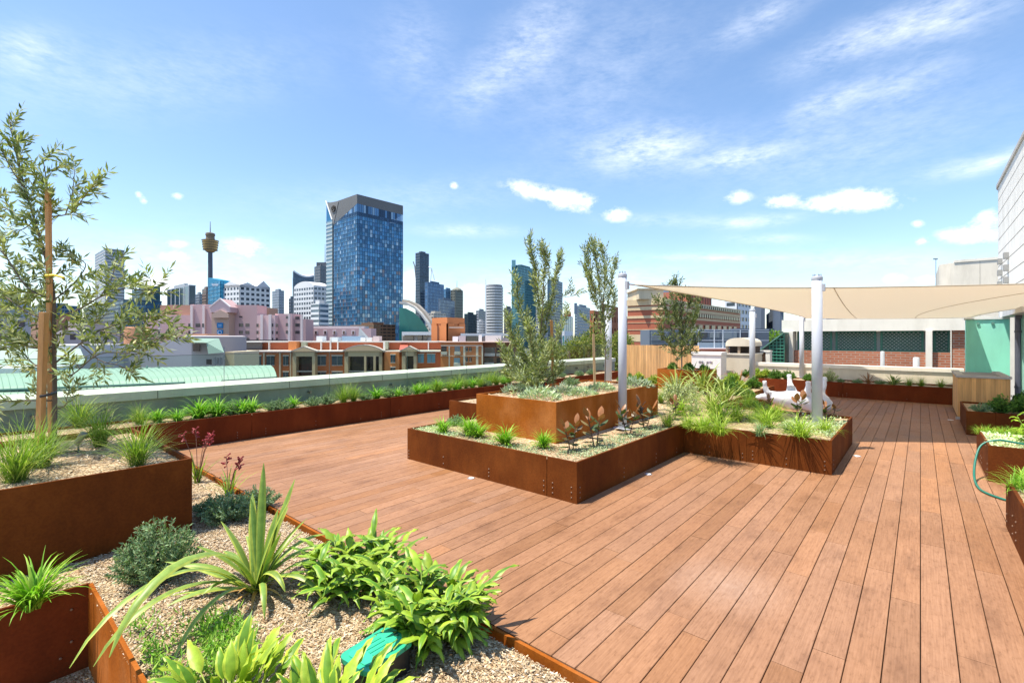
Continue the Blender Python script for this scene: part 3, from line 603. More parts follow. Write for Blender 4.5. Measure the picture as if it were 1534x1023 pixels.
# ================================================================== CITY
rc_=random.Random(21)
def jit(c,a): s=1+rc_.uniform(-a,a); return tuple(q*s for q in c)
def grid_face(m, o, e, z0, z1, wall, glass, fh, bw, wf, hf, jv, glassf=None):
    """one facade: spandrel strips, piers and recess-coloured panes as separate quads; o,e = (x,y) ends, counter-clockwise"""
    o=Vector((o[0],o[1],0)); e=Vector((e[0],e[1],0)); L_=(e-o).length; nf=max(1,round((z1-z0)/fh)); nb=max(1,round(L_/bw)); H=(z1-z0)/nf
    n=Vector(((e-o).y,-(e-o).x,0)).normalized()*(.25 if fh>2.5 else .1)
    U=Vector((0,0,1))
    for j in range(nf):
        a=z0+j*H; s=a+H*(1-wf); top=a+H
        m.face([o+n+U*a,e+n+U*a,e+n+U*s,o+n+U*s],jit(wall,.05),0); m.face([o+n+U*s,e+n+U*s,e+U*s,o+U*s],wall,0)
        for i in range(nb):
            p=o.lerp(e,i/nb); q_=o.lerp(e,(i+1)/nb); w0=p.lerp(q_,(1-hf)/2); w1=p.lerp(q_,(1+hf)/2)
            c=glassf(i,j,nb,nf) if glassf else jit(glass,jv)
            m.face([w0+U*s,w1+U*s,w1+U*top,w0+U*top],c,1)
            if hf<1:
                m.face([p+n+U*s,w0+n+U*s,w0+n+U*top,p+n+U*top],wall,0); m.face([w1+n+U*s,q_+n+U*s,q_+n+U*top,w1+n+U*top],wall,0)
                m.face([w0+n+U*s,w0+U*s,w0+U*top,w0+n+U*top],wall,0); m.face([w1+U*s,w1+n+U*s,w1+n+U*top,w1+U*top],wall,0)
def corner_pts(pl,pc,pr,d,a):
    a=math.radians(a); l0=Lx(pc,d); u=(-math.cos(a),math.sin(a)); v=(math.sin(a),math.cos(a))
    k=(pl-767)/F; tl=(k*d-l0)/(u[0]-k*u[1]); k=(pr-767)/F; tr=(k*d-l0)/(v[0]-k*v[1])
    f=lambda l,dd:(W(l,dd,0).x,W(l,dd,0).y)
    return f(l0,d),f(l0+u[0]*tl,d+u[1]*tl),f(l0+v[0]*tr,d+v[1]*tr),f(l0+u[0]*tl+v[0]*tr,d+u[1]*tl+v[1]*tr)
def tower(name,label,pl,pc,pr,ptop,d,wall,glass,a=40.6,fh=3.6,bw=4,wf=.6,hf=.75,jv=.25,cat='tower',glassf=None,roof=True,zb=-18,glassm=None,plant=True,zt=None):
    Cn,Lf,Rt,Bk=corner_pts(pl,pc,pr,d,a); top=zt if zt is not None else Zy(ptop,d)
    T=thing(name,label,cat,(Cn[0],Cn[1],zb))
    m=MB(); grid_face(m,Lf,Cn,zb,top,wall,glass,fh,bw,wf,hf,jv,glassf); grid_face(m,Cn,Rt,zb,top,wall,glass,fh,bw,wf,hf,jv,glassf)
    for o,e in ((Rt,Bk),(Bk,Lf)): m.face([(*o,zb),(*e,zb),(*e,top),(*o,top)],wall,0)
    part('facade',m,[M_wall,glassm or M_fgl],T)
    if roof:
        m=MB(); V=[Vector((*p,0)) for p in (Cn,Rt,Bk,Lf)]; c=sum(V,Vector())/4; fr_=min(fh,5); hgt=fr_*.25
        o1=[c+(p-c)*1.015 for p in V]; m.hexa([(p.x,p.y,top) for p in o1]+[(p.x,p.y,top+hgt) for p in o1],jit(wall,.08)); part('roof',m,M_wall,T)
        if plant:
            o2=[c+(p-c)*.5 for p in V]; m=MB(); m.hexa([(p.x,p.y,top+hgt) for p in o2]+[(p.x,p.y,top+hgt+fr_*.7) for p in o2],tuple(q*.75 for q in wall)); part('roof_plant',m,M_wall,T)
    return T,(Cn,Lf,Rt,Bk),top
GW=(.58,.60,.63); DK=(.035,.05,.075); BL=(.06,.15,.26)
tower('ribbed_tower','tall grey horizontally ribbed tower standing alone on the left skyline',142.5,158,186.5,373,800,(.50,.51,.53),(.12,.14,.17),fh=5,bw=12,wf=.5,hf=.96)
tower('teal_office','dark teal glass office block right of the ribbed tower behind the olive tree',198,222,240,430,650,(.03,.09,.13),(.03,.12,.17),fh=4,bw=5,wf=.75,hf=.9)
tower('dark_office','long dark blue glass block low behind the olive branches on the left',126,185,242,450,480,(.05,.09,.14),(.05,.13,.22),fh=4,bw=6,wf=.7,hf=.92)
tower('pale_office','pale grey and glass slab at the far left picture edge behind the olive tree',-45,-20,46,444,420,(.42,.47,.53),(.14,.21,.30),a=25,fh=4,bw=5,wf=.55,hf=.9)
tower('tinted_office','low blue glass block between the far left slab and the ribbed tower',48,80,120,458,520,(.22,.29,.36),(.07,.15,.24),a=25,fh=4,bw=5,wf=.65,hf=.9)
tower('column_office','flat topped grey office with three tall dark window bays',250.5,283,293,428,600,(.47,.51,.55),(.05,.085,.12),fh=60,bw=21,wf=.87,hf=.86)
tower('brown_office','small brown office block at the foot of the observation tower',303,309,315,433,650,(.30,.22,.18),(.12,.10,.10),fh=4,bw=5)
tower('grey_office','low grey office left of the brown block',293,299,304,441,700,(.30,.35,.40),(.10,.13,.17),fh=4,bw=5)
# blue building with slanted roof and a white sign
T,(Cn,Lf,Rt,Bk),tp=tower('blue_office','bright blue glass block with slanting top and white sign lettering',312,330,346,421,430,(.02,.20,.36),(.015,.25,.44),fh=3.5,bw=3.5,wf=.8,hf=.92,roof=False)
z1,z2=Zy(412,430),Zy(420,430); m=MB(); m.hexa([(*Lf,tp),(*Cn,tp),(*Rt,tp),(*Bk,tp),(*Lf,z1),(*Cn,z2),(*Rt,z2),(*Bk,z1)],(.02,.22,.38)); part('slanted_roof',m,M_wall,T)
m=MB(); d=428.5
for k in range(7):
    x=317.5+k*1.35; m.pbox(x,x+.8,425.6,428.4 if k%2 else 427.8,d,.6,(.9,.92,.95))
m.pbox(316.8,327.5,425.2,425.5,d,.6,(.9,.92,.95)); part('sign_letters',m,M_wall,T)
# white hotel with notched roof
T,(Cn,Lf,Rt,Bk),tp=tower('notched_hotel','white hotel with dark window rows and a notched roofline beside the blue block',331,359,404.5,430,420,(.74,.74,.74),(.06,.075,.10),a=30,fh=4.6,bw=5,wf=.5,hf=.62,roof=False)
m=MB()
def gable(m,p,q_,z0,z1,f0,f1,col):
    p=Vector((*p,0)); q_=Vector((*q_,0)); a=p.lerp(q_,f0); b=p.lerp(q_,f1); mm=p.lerp(q_,(f0+f1)/2); n=Vector((-(q_-p).y,(q_-p).x,0)).normalized()*14
    A_=[(a.x,a.y,z0),(b.x,b.y,z0),(b.x,b.y,z0+2),(mm.x,mm.y,z1),(a.x,a.y,z0+2)]; B_=[(x+n.x,y+n.y,z) for x,y,z in A_]
    m.face(A_,col)
    for i in range(5): j=(i+1)%5; m.face([A_[j],A_[i],B_[i],B_[j]],col)
gable(m,Lf,Cn,tp,Zy(420,420),0,1,(.76,.76,.76)); gable(m,Cn,Rt,tp,Zy(421,440),.55,1,(.62,.64,.68)); gable(m,Cn,Rt,tp,Zy(424,430),0,.5,(.70,.70,.72))
part('gable_roof',m,M_wall,T)
m=MB(); m.hexa([(*Cn,tp),(*Rt,tp),(*Bk,tp),(*Lf,tp),(*Cn,tp+2),(*Rt,tp+2),(*Bk,tp+3),(*Lf,tp+3)],(.6,.6,.6)); part('roof',m,M_wall,T)
tower('slim_grey_tower','slim plain grey tower between the notched hotel and the concave roofed tower',408,418,425.5,436,900,(.30,.34,.40),(.16,.20,.26),fh=5,bw=6)
# concave white roof tower
T,(Cn,Lf,Rt,Bk),tp=tower('concave_roof_tower','dark glass tower with a swooping white roof left of the large glass hotel',438.5,440,470.5,416,760,(.10,.15,.20),(.08,.13,.19),a=30,fh=4,bw=5,roof=False)
m=MB(); n=10; zA,zM,zB=Zy(406,760),Zy(415,760),Zy(409,760)
for k in range(n):
    def pr(t): p=Vector((*Cn,0)).lerp(Vector((*Rt,0)),t); b=Vector((*Lf,0)).lerp(Vector((*Bk,0)),t); z=zA*(1-t)**2+zM*2*t*(1-t)*.98+zB*t*t; return p,b,z
    p,b,z=pr(k/n); p2,b2,z2=pr((k+1)/n)
    m.hexa([(p.x,p.y,tp),(p2.x,p2.y,tp),(b2.x,b2.y,tp),(b.x,b.y,tp),(p.x,p.y,z-1),(p2.x,p2.y,z2-1),(b2.x,b2.y,z2),(b.x,b.y,z)],(.10,.15,.20)); m.hexa([(p.x,p.y,z-1),(p2.x,p2.y,z2-1),(b2.x,b2.y,z2),(b.x,b.y,z),(p.x,p.y,z+1.5),(p2.x,p2.y,z2+1.5),(b2.x,b2.y,z2+2.5),(b.x,b.y,z+2.5)],(.8,.8,.8))
part('swoop_roof',m,M_wall,T)
T,_,tp=tower('stepped_tower','dark stepped tower with a thin mast just left of the large glass hotel',471,480,492,399,820,(.17,.19,.21),(.08,.10,.12),fh=5,bw=6,wf=.5)
m=MB(); m.pbox(474,492,393,400,828,20,(.13,.14,.16)); part('upper_step',m,M_wall,T)
m=MB(); m.tube([P(487,393,835),P(487,366,835)],[.9,.3],6,(.4,.4,.42)); part('mast',m,M_wall,T)
T,(Cn,Lf,Rt,Bk),tp=tower('striped_hotel','white hotel with dark window stripes and an arched roof beside the glass hotel',440.5,470,492,430,500,(.72,.73,.73),(.07,.09,.12),a=35,fh=5.2,bw=4.5,wf=.5,hf=.7,roof=False)
m=MB()
for k in range(10):
    p=Vector((*Lf,0)).lerp(Vector((*Cn,0)),k/10); p2=Vector((*Lf,0)).lerp(Vector((*Cn,0)),(k+1)/10); o=Vector((*Rt,0))-Vector((*Cn,0))
    h1,h2=[2+5*math.sin(PI*min(1,max(0,t/10)))**.7 for t in (k,k+1)]
    m.hexa([(p.x,p.y,tp),(p2.x,p2.y,tp),(p2.x+o.x,p2.y+o.y,tp),(p.x+o.x,p.y+o.y,tp),(p.x,p.y,tp+h1),(p2.x,p2.y,tp+h2),(p2.x+o.x,p2.y+o.y,tp+h2),(p.x+o.x,p.y+o.y,tp+h1)],(.76,.76,.76))
part('arched_roof',m,M_wall,T)
tower('low_striped_block','lower white striped block touching the foot of the glass hotel',466,478,492,456,400,(.74,.75,.76),(.12,.17,.22),a=35,fh=4.2,bw=30,wf=.5,hf=.98)
tower('narrow_office','narrow dark office left of the striped hotel',433,436,440.5,448,620,(.13,.16,.2),(.08,.1,.13),fh=4,bw=4)  # dark wall and pane colours
# observation tower
d=1150; ct=P(315,505,d); T=thing('observation_tower','tall observation tower with golden turret on a slender shaft','tower',(ct.x,ct.y,-18))
mpp=d/F
m=MB(); m.lathe((ct.x,ct.y,0),[(5.2*mpp*.75,-18),(4.0*mpp*.75,Zy(378,d))],14,(.10,.12,.15)); part('shaft',m,M_wall,T)
zz=lambda py:Zy(py,d)
m=MB(); m.lathe((ct.x,ct.y,0),[(5*mpp,zz(378)),(9.3*mpp,zz(374)),(10.9*mpp,zz(361)),(10.3*mpp,zz(360))],24,(.36,.25,.11)); part('turret',m,M_fgl,T)
m=MB()
for py,r_ in ((374.5,9.5),(371,9.9),(367.5,10.3),(364,10.6),(360.8,11.1)): m.lathe((ct.x,ct.y,0),[(r_*mpp,zz(py+.5)),((r_+.25)*mpp,zz(py+.4)),((r_+.25)*mpp,zz(py-.4)),(r_*mpp,zz(py-.5))],24,(.10,.08,.05))
part('turret_rings',m,M_wall,T)
m=MB(); m.lathe((ct.x,ct.y,0),[(6*mpp,zz(360)),(5.6*mpp,zz(354)),(6.4*mpp,zz(353)),(6.2*mpp,zz(350)),(4.5*mpp,zz(349))],20,(.20,.16,.11)); part('upper_turret',m,M_wall,T)
m=MB(); m.tube([(ct.x,ct.y,zz(350)),(ct.x,ct.y,zz(343)),(ct.x,ct.y,zz(332))],[1.6,1.0,.6],6,(.3,.3,.32)); part('spire',m,M_wall,T)
# ---------------------------------------------------------------- large glass hotel
d=400; PAL=[(.04,.15,.28),(.055,.20,.37),(.075,.24,.43),(.035,.11,.21),(.10,.27,.44),(.15,.28,.41),(.04,.13,.22),(.06,.15,.28)]
def sof(i,j,nb,nf):
    c=rc_.choice(PAL); t=j/nf
    if t<.62 and rc_.random()<.16: c=rc_.choice([(.20,.16,.17),(.17,.13,.14),(.30,.30,.36),(.14,.15,.22)])  # brownish panes lower down: reflections painted as pane colour
    if rc_.random()<.05: c=(.38,.48,.56)
    if t>.955: c=rc_.choice([(.02,.05,.10),(.03,.07,.14)])
    return jit(c,.15)
Cn,Lf,Rt,Bk=corner_pts(500,535,603.5,d,40.6)
T=thing('glass_hotel','tall hotel tower of patchwork blue glass panels with grey crown and ring emblem','tower',(*Cn,-18))
ztL,ztC,ztR=Zy(337,d),Zy(316,d),Zy(318,d)
zg=Zy(317,d)
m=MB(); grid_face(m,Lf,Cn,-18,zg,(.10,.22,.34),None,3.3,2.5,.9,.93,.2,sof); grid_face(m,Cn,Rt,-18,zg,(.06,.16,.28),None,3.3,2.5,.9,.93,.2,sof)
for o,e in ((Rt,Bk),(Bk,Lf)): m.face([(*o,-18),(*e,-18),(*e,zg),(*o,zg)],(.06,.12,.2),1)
part('facade',m,[M_wall,M_fgl],T)
V=[Vector((*p,0)) for p in (Lf,Cn,Rt,Bk)]; cc=sum(V,Vector())/4; zc=Zy(290,d)
m=MB(); out=[cc+(p-cc)*1.006 for p in V]
zl0,zc0,zr0=Zy(326,d+20),Zy(303,d),Zy(317,d+55)
zcr=[zg,zg+7.5,zg+7.5,zg]
zt_=Zy(291,d)
m.hexa([(out[0].x,out[0].y,Zy(327,d)),(out[1].x,out[1].y,Zy(305,d)),(out[2].x,out[2].y,Zy(306,d)),(out[3].x,out[3].y,zg)]+[(p.x,p.y,zt_) for p in out],(.155,.16,.165)); part('crown',m,M_wall,T)
m=MB(); e2=[cc+(p-cc)*1.003 for p in V]   # clerestory band below the crown
for a,b in ((0,1),(1,2)):
    for k in range(22):
        p=e2[a].lerp(e2[b],k/22); q_=e2[a].lerp(e2[b],(k+.9)/22); m.face([(p.x,p.y,zg),(q_.x,q_.y,zg),(q_.x,q_.y,Zy(304,d)),(p.x,p.y,Zy(304,d))],jit(rc_.choice([(.02,.05,.10),(.10,.22,.38),(.25,.36,.46)]),.2))
part('clerestory',m,M_fgl,T)
m=MB(); o=[cc+(p-cc)*.55 for p in V]; m.hexa([(p.x,p.y,zt_) for p in o]+[(p.x,p.y,zt_+2.5) for p in o],(.2,.2,.21)); part('roof_plant',m,M_wall,T)
# left wing: light striped fin, dark slot, blue prow
dv=(V[0]-V[1]).normalized(); nn=Vector((dv.y,-dv.x,0));  nn=nn if nn.dot(Vector((SY,-CY,0)))>0 else -nn
p0=V[0]; 
m=MB(); a=p0-dv*.2; b=p0+dv*2.2; m.hexa([tuple((q_+Vector((0,0,-18)))) for q_ in (a+nn*.05,b+nn*.05,b-nn*4,a-nn*4)]+[tuple((q_+Vector((0,0,Zy(331,d))))) for q_ in (a+nn*.05,b+nn*.05,b-nn*4,a-nn*4)],(.02,.025,.03)); part('dark_slot',m,M_wall,T)
kk=(489-767)/F; base_l=(b.x*CY+b.y*SY); base_d=(-b.x*SY+b.y*CY); dl=dv.x*CY+dv.y*SY; dd=-dv.x*SY+dv.y*CY; t=(kk*base_d-base_l)/(dl-kk*dd); c=b+dv*t
m=MB(); grid_face(m,(c.x,c.y),(b.x,b.y),-18,Zy(329,d+25),(.42,.50,.52),(.16,.26,.30),3.5,30,.45,.98,.2); m.face([(*c.xy,-18),(c.x+14*-nn.x,c.y+14*-nn.y,-18),(c.x+14*-nn.x,c.y+14*-nn.y,Zy(300,d+25)),(*c.xy,Zy(300,d+25))][::-1],(.2,.28,.34),0); part('side_fin',m,[M_wall,M_fgl],T)
m=MB(); zp=Zy(329,d+25); zq=Zy(299,d+25)
m.hexa([(*c.xy,zp),(*b.xy,zp),(*(b-nn*12).xy,zp),(*(c-nn*12).xy,zp),(*c.xy,zq),(*(c+dv*-.8).xy,zq),(*(c-nn*12-dv*.8).xy,zq),(*(c-nn*12).xy,zq)],(.03,.17,.30)); part('prow',m,M_fgl,T)
m=MB(); a1=c+nn*.4; b1=b+nn*.4; m.tube([(a1.x,a1.y,zq+1),(b1.x,b1.y,zp)],.8,5,(.78,.79,.8)); part('edge_trim',m,M_wall,T)
m=MB(); c1=out[0]+nn*.3; m.face([(b1.x,b1.y,zp),(out[0].x+nn.x*.3,out[0].y+nn.y*.3,Zy(327,d)-.2),((out[0]-dv*9).x+nn.x*.3,(out[0]-dv*9).y+nn.y*.3,zt_-.5),(c.x+nn.x*.3,c.y+nn.y*.3,zq-1)][::1],(.20,.20,.20)); part('crown_wing',m,M_wall,T)
# emblem: open ring with interlaced loops
ec=P(504,309,d); eo=V[0]-dv*1.0; ec=eo+nn*.9; ez=Zy(309.5,d+18)
def emb(a,z): p=eo+dv*a+nn*.9; return (p.x,p.y,ez+z)
m=MB(); m.tube([emb(3.1*math.cos(t),3.1*math.sin(t)) for t in [math.radians(-200+ k*11) for k in range(22)]],.38,5,(.05,.04,.03))
for s in (-1,1): m.tube([emb(s*.75+1.15*math.cos(t),.7+1.5*math.sin(t)) for t in [2*PI*k/14 for k in range(15)]],.26,5,(.06,.045,.03))
m.tube([emb(-1.2,-1.2),emb(0,-.3),emb(1.2,-1.2)],.25,5,(.06,.045,.03)); part('ring_emblem',m,M_wall,T)
# rusty podium in front of hotel
tower('rusty_podium','brown scaffolded roof structure at the foot of the glass hotel',525,560,592,487,230,(.20,.11,.06),(.07,.05,.045),a=45,fh=1.6,bw=2.2,wf=.5,hf=.8,roof=True,cat='building')
# ---------------------------------------------------------------- arched theatre
d=230; T=thing('arched_theatre','theatre with teal glass wall under a sweeping white arched roof','theatre',P(625,505,d)+Vector((0,0,-18)))
arc=[(598,455),(608,456),(620,462),(630,472),(640,486),(650,505)]
m=MB()
for (x1,y1),(x2,y2) in zip(arc,arc[1:]):
    m.face([P(x1,515,d),P(x2,515,d),P(x2,y2+6,d),P(x1,y1+6,d)],(.02,.17,.16))
part('glass_wall',m,M_fgl,T)
m=MB()
for off,th,dz,col in ((0,1.1,0,(.60,.57,.51)),(4.5,1.6,7,(.42,.36,.29))):
    A_=[P(x+off*1.0,y-off*.35,d-2+dz) for x,y in arc]; 
    for p,q_ in zip(A_,A_[1:]):
        b=Vector((-SY,CY,0))*9; m.hexa([p,q_,q_+b,p+b,p+Vector((0,0,th)),q_+Vector((0,0,th)),q_+b+Vector((0,0,th)),p+b+Vector((0,0,th))],col)
part('arched_roof',m,M_wall,T)
m=MB(); m.pbox(602,648,497,502,150,4,(.78,.77,.73)); part('white_canopy',m,M_wall,T)
for a,b in ((603,619),(625.5,632),(634,640)):
    m=MB(); m.pbox(a,b,503,513,152,1,(.28,.26,.24)); part('window',m,M_fgl,T)
m=MB(); m.pbox(602,648,502,530,153,3,(.66,.66,.63)); part('lower_wall',m,M_wall,T)
# ---------------------------------------------------------------- towers right of the hotel
tower('tall_dark_tower','tallest slim dark glass tower right of the glass hotel',622.5,629,642.5,379,1000,(.10,.13,.17),(.035,.06,.09),fh=6,bw=8,wf=.7,hf=.9)
m=MB(); d=990
for a,b in (((623,404),(619,392)),((621,398),(623,418))): m.tube([P(*a,d),P(*b,d)],1.1,4,(.35,.32,.30))
solo('tower_crane',m,M_wall,'small dark luffing crane on the left side of the tall dark tower','crane',P(622,404,d))
m=MB()
for a,b in (((645,424),(646.5,402)),((642,400),(646,401)),((646.5,402),(651,420))): m.tube([P(*a,d),P(*b,d)],.9,4,(.70,.71,.72))
solo('tower_crane',m,M_wall,'pale thin crane rising above the broad blue office tower','crane',P(645,424,d))
tower('broad_blue_tower','broad blue glass tower in front of the tall dark tower',636.5,641,665,423.5,900,(.12,.20,.32),(.07,.16,.30),a=25,fh=6,bw=5,wf=.8,hf=.7)
tower('pale_blue_tower','stepped pale blue glass tower beside the spired tower',664,668,678,434,1000,(.12,.24,.38),(.10,.26,.44),a=25,fh=5,bw=5,wf=.7,hf=.8)
tower('framed_tower','mid height glass tower with a white top frame before the spired tower',657,659,681,449,780,(.20,.25,.32),(.12,.18,.27),a=20,fh=5,bw=5,wf=.75,hf=.8)
tower('terraced_block','low cream terraced block in front of the blue towers',638,650,668,470,500,(.52,.50,.45),(.15,.16,.17),fh=3.2,bw=4,wf=.45)
T,cs,tp=tower('spired_tower','olive grey tower with rounded top and thin spire',675.5,682,693.5,435,1000,(.20,.21,.18),(.07,.085,.085),fh=6,bw=4,wf=.7,hf=.6)
cx=sum(p[0] for p in cs)/4; cy=sum(p[1] for p in cs)/4
m=MB(); m.lathe((cx,cy,tp),[(11,0),(10,3),(6,6),(2,7.5)],12,(.25,.25,.2)); part('dome',m,M_wall,T)
m=MB(); m.tube([(cx,cy,tp+7),(cx,cy,tp+22)],[.8,.3],5,(.3,.3,.3)); part('spire',m,M_wall,T)
tower('charcoal_tower','short charcoal glass tower with angled top left of the round white tower',695.5,699,714,471,850,(.05,.075,.09),(.04,.08,.11),a=25,fh=5,bw=6,wf=.75,hf=.8)
tower('pale_slab','pale grey slab tower touching the round white tower',713,717,728.5,466,900,(.42,.44,.47),(.15,.18,.22),a=25,fh=5,bw=5)
tower('white_slab','small white slab block in front of the pale grey slab',715,718,727,482,700,(.72,.73,.75),(.2,.24,.28),a=25,fh=4,bw=5)
d=700; ct=P(740.5,505,d); rr_=13.3*d/F; T=thing('round_tower','round white banded apartment tower with raked top','tower',(ct.x,ct.y,-18)); ztop=Zy(430,d)
m=MB(); m.lathe((ct.x,ct.y,0),[(rr_*.96,-18),(rr_*.96,ztop)],24,(.10,.11,.12)); part('core',m,M_fgl,T)
m=MB(); z=-18
while z<ztop: m.lathe((ct.x,ct.y,0),[(rr_*.96,z),(rr_,z),(rr_,z+2.1),(rr_*.96,z+2.1)],24,jit((.62,.62,.61),.04)); z+=4.1
part('balcony_bands',m,M_wall,T)
m=MB(); m.pbox(727.2,730.5,428,505,d-6,12,(.70,.70,.70)); part('blade_wall',m,M_wall,T)
m=MB(); m.lathe((ct.x,ct.y,ztop),[(rr_*.9,0),(rr_*.9,2.5),(rr_*.8,3)],20,(.3,.3,.31)); part('roof',m,M_wall,T)
m=MB(); m.tube([P(728,428,d),P(727.3,418,d)],[.8,.3],5,(.7,.7,.7)); part('fin',m,M_wall,T)
tower('grey_slab','dark grey slab between the round white tower and the green glass tower',755,758,768.5,462,900,(.17,.18,.2),(.07,.08,.1),a=25,fh=5,bw=5)
T,cs,tp=tower('green_glass_tower','tall green glass tower partly hidden by the larger olive tree',766.5,776,803,398,800,(.09,.22,.24),(.06,.19,.22),a=30,fh=4.5,bw=5,wf=.8,hf=.9)
m=MB(); m.pbox(766.6,772.5,389.5,400,800,14,(.16,.33,.36)); part('blade',m,M_fgl,T)
tower('blue_slab_tower','dark blue glass tower behind the right side of the larger olive tree',820,826,842.5,419,850,(.07,.13,.19),(.05,.11,.17),a=25,fh=5,bw=6,wf=.8,hf=.9)
tower('hidden_office','pale office between the two glass towers behind the olive leaves',803,808,821,462,760,(.40,.43,.46),(.14,.18,.22),a=25,fh=4,bw=5)
TF,_,_=tower('framed_office','white framed office with teal glass between the olive trees',842,846,858,474,520,(.70,.72,.75),(.05,.22,.26),a=20,fh=18,bw=9,wf=.75,hf=.7)
T,cs,tp=tower('twin_grey_tower','grey glass tower with a tall side blade between the olive trees',861,865,884,459,800,(.26,.33,.40),(.12,.19,.26),a=25,fh=5,bw=5)
m=MB(); m.pbox(861,864.5,454,470,790,8,(.15,.21,.28)); part('blade',m,M_wall,T)
m=MB(); m.lathe(tuple(P(850.5,474,500)),[(5*.7,0),(5*.7,3),(3,5),(1,5.6)],10,(.45,.16,.08)); part('copper_dome',m,M_wall,TF)
# ---------------------------------------------------------------- pink hotel (about 140 m away)
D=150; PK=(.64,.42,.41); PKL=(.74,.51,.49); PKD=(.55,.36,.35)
T=thing('pink_hotel','long pink rendered hotel with gables and small square windows','hotel',P(350,505,D)+Vector((0,0,-18)))
def blk(a,b,t,d,dep,col,nm='wall_block',bot=-18,mat=None):
    dep=min(dep,6); m=MB(); m.cbox(Lx(a,d),Lx(b,d),d,d+dep,bot,Zy(t,d),col); return part(nm,m,mat or M_wall,T)
def win(a,b,t,bt,d,col=(.10,.09,.10),frame=(.70,.62,.60)):
    m=MB(); w_,h_=b-a,bt-t; m.pbox(a,b,t,bt,d-.04,.05,col); o=part('window',m,M_fgl,T)
    return o
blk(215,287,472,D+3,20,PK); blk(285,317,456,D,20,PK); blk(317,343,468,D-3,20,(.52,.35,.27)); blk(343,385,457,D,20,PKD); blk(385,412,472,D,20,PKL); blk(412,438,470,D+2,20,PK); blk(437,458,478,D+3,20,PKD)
blk(455,556,492,D+12,14,PK); blk(240,287,457,D+8,12,(.40,.24,.17),'roof_block'); blk(384,403,461,D+10,10,(.42,.25,.17),'roof_block'); blk(455,545,488.5,D+16,12,(.45,.46,.47),'roof_block')
for a,b in ((218,221.5),(237,240),(285,288.5),(303,306.5),(390,393.5),(402,406),(431,434),(450,453)): blk(a,b,471 if a<285 or a>384 else 457.5,D-.6,.5,(.80,.66,.62),'pilaster')
m=MB(); d=D-4
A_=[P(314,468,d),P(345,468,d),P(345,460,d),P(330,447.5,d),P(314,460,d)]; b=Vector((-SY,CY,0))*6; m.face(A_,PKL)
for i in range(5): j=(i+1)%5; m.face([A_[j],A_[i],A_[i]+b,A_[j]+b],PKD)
part('gable',m,M_wall,T)
m=MB()
for p,q_ in ((A_[2],A_[3]),(A_[3],A_[4])): m.tube([p,q_],.25,5,(.85,.76,.74))
part('gable_coping',m,M_wall,T)
m=MB(); d=D-4.2; A_=[P(318,476,d),P(342,476,d),P(342,470,d),P(330,464,d),P(318,470,d)]; b=Vector((-SY,CY,0))*.4; m.face(A_,(.54,.37,.29))
for i in range(5): j=(i+1)%5; m.face([A_[j],A_[i],A_[i]+b,A_[j]+b],(.54,.37,.29))
part('inner_gable',m,M_wall,T)
m=MB(); m.pbox(325,333.5,483.5,491.5,D-3.3,.3,(.02,.20,.45)); part('blue_sign',m,M_wall,T); m=MB(); m.pbox(325,333.5,494,502,D-3.3,.3,(.02,.20,.45)); s2=part('blue_sign',m,M_wall,T)
m=MB(); c=P(329.2,498,D-3.4); m.tube([c+Vector((CY,SY,0))*(.55*math.cos(t))+Vector((0,0,.55*math.sin(t))) for t in [2*PI*k/14 for k in range(15)]],.1,4,(.7,.8,.9)); part('ring_mark',m,M_wall,s2)
m=MB(); m.pbox(326.5,332,486.3,487,D-3.4,.1,(.5,.7,.85)); m.pbox(326.5,332,488.6,489.2,D-3.4,.1,(.5,.7,.85)); part('sign_bars',m,M_wall,T)
for xs,w_,rows,dd in (([236.5,271,282],3,[(484.5,489.5),(495.5,500.5)],D-.6),([252,253],6.5,[(484.5,489.5),(495.5,500.5)],D+3),([293],7,[(484.5,490)],D),([302.5],3,[(484.5,490)],D-.6),([358,367.5],6,[(484.5,489.5),(495.5,500.5),(506,510)],D),([358],5,[(473.5,475.5)],D),([384],3.2,[(485,490),(495.5,500.5),(506,510)],D-.3),([403,],6.5,[(484.5,489.5),(495.5,500.5),(506,510)],D),([413.2],3.2,[(485,490),(496,500.5),(506,510)],D),([428],3.4,[(473.5,477.5),(484,489),(495,500)],D-.6),([442],7,[(474,478.5),(484.5,489.5),(495.5,500)],D+3)):
    for x in xs:
        for t,bt in rows: win(x,x+w_,t,bt,dd-(0 if dd<D else 0))
for x in (457.5,471,485,499,513,527):
    for t,bt in ((496,500.5),):
        m=MB(); m.pbox(x-.8,x+4.6,t-1.5,bt+.5,D+11.9,.2,(.80,.68,.66)); f=part('window_frame',m,M_wall,T); m=MB(); m.pbox(x+.6,x+3.4,t,bt,D+11.8,.15,(.14,.08,.07)); part('window',m,M_fgl,f)
m=MB(); A_=[P(540,491,D+10),P(556,512,D+4)]; m.face([P(538,490,D+12),P(558,512,D+6),P(556,520,D+6),P(536,520,D+12)],(.36,.40,.43)); m.face([P(534,489,D+30),P(538,490,D+12),P(558,512,D+6),P(560,512,D+30)],(.38,.43,.46)); part('side_roof',m,M_roof,T)
m=MB(); m.pbox(341,430,509,514,D-14,.6,(.05,.05,.06)); part('dark_gutter',m,M_wall,T)
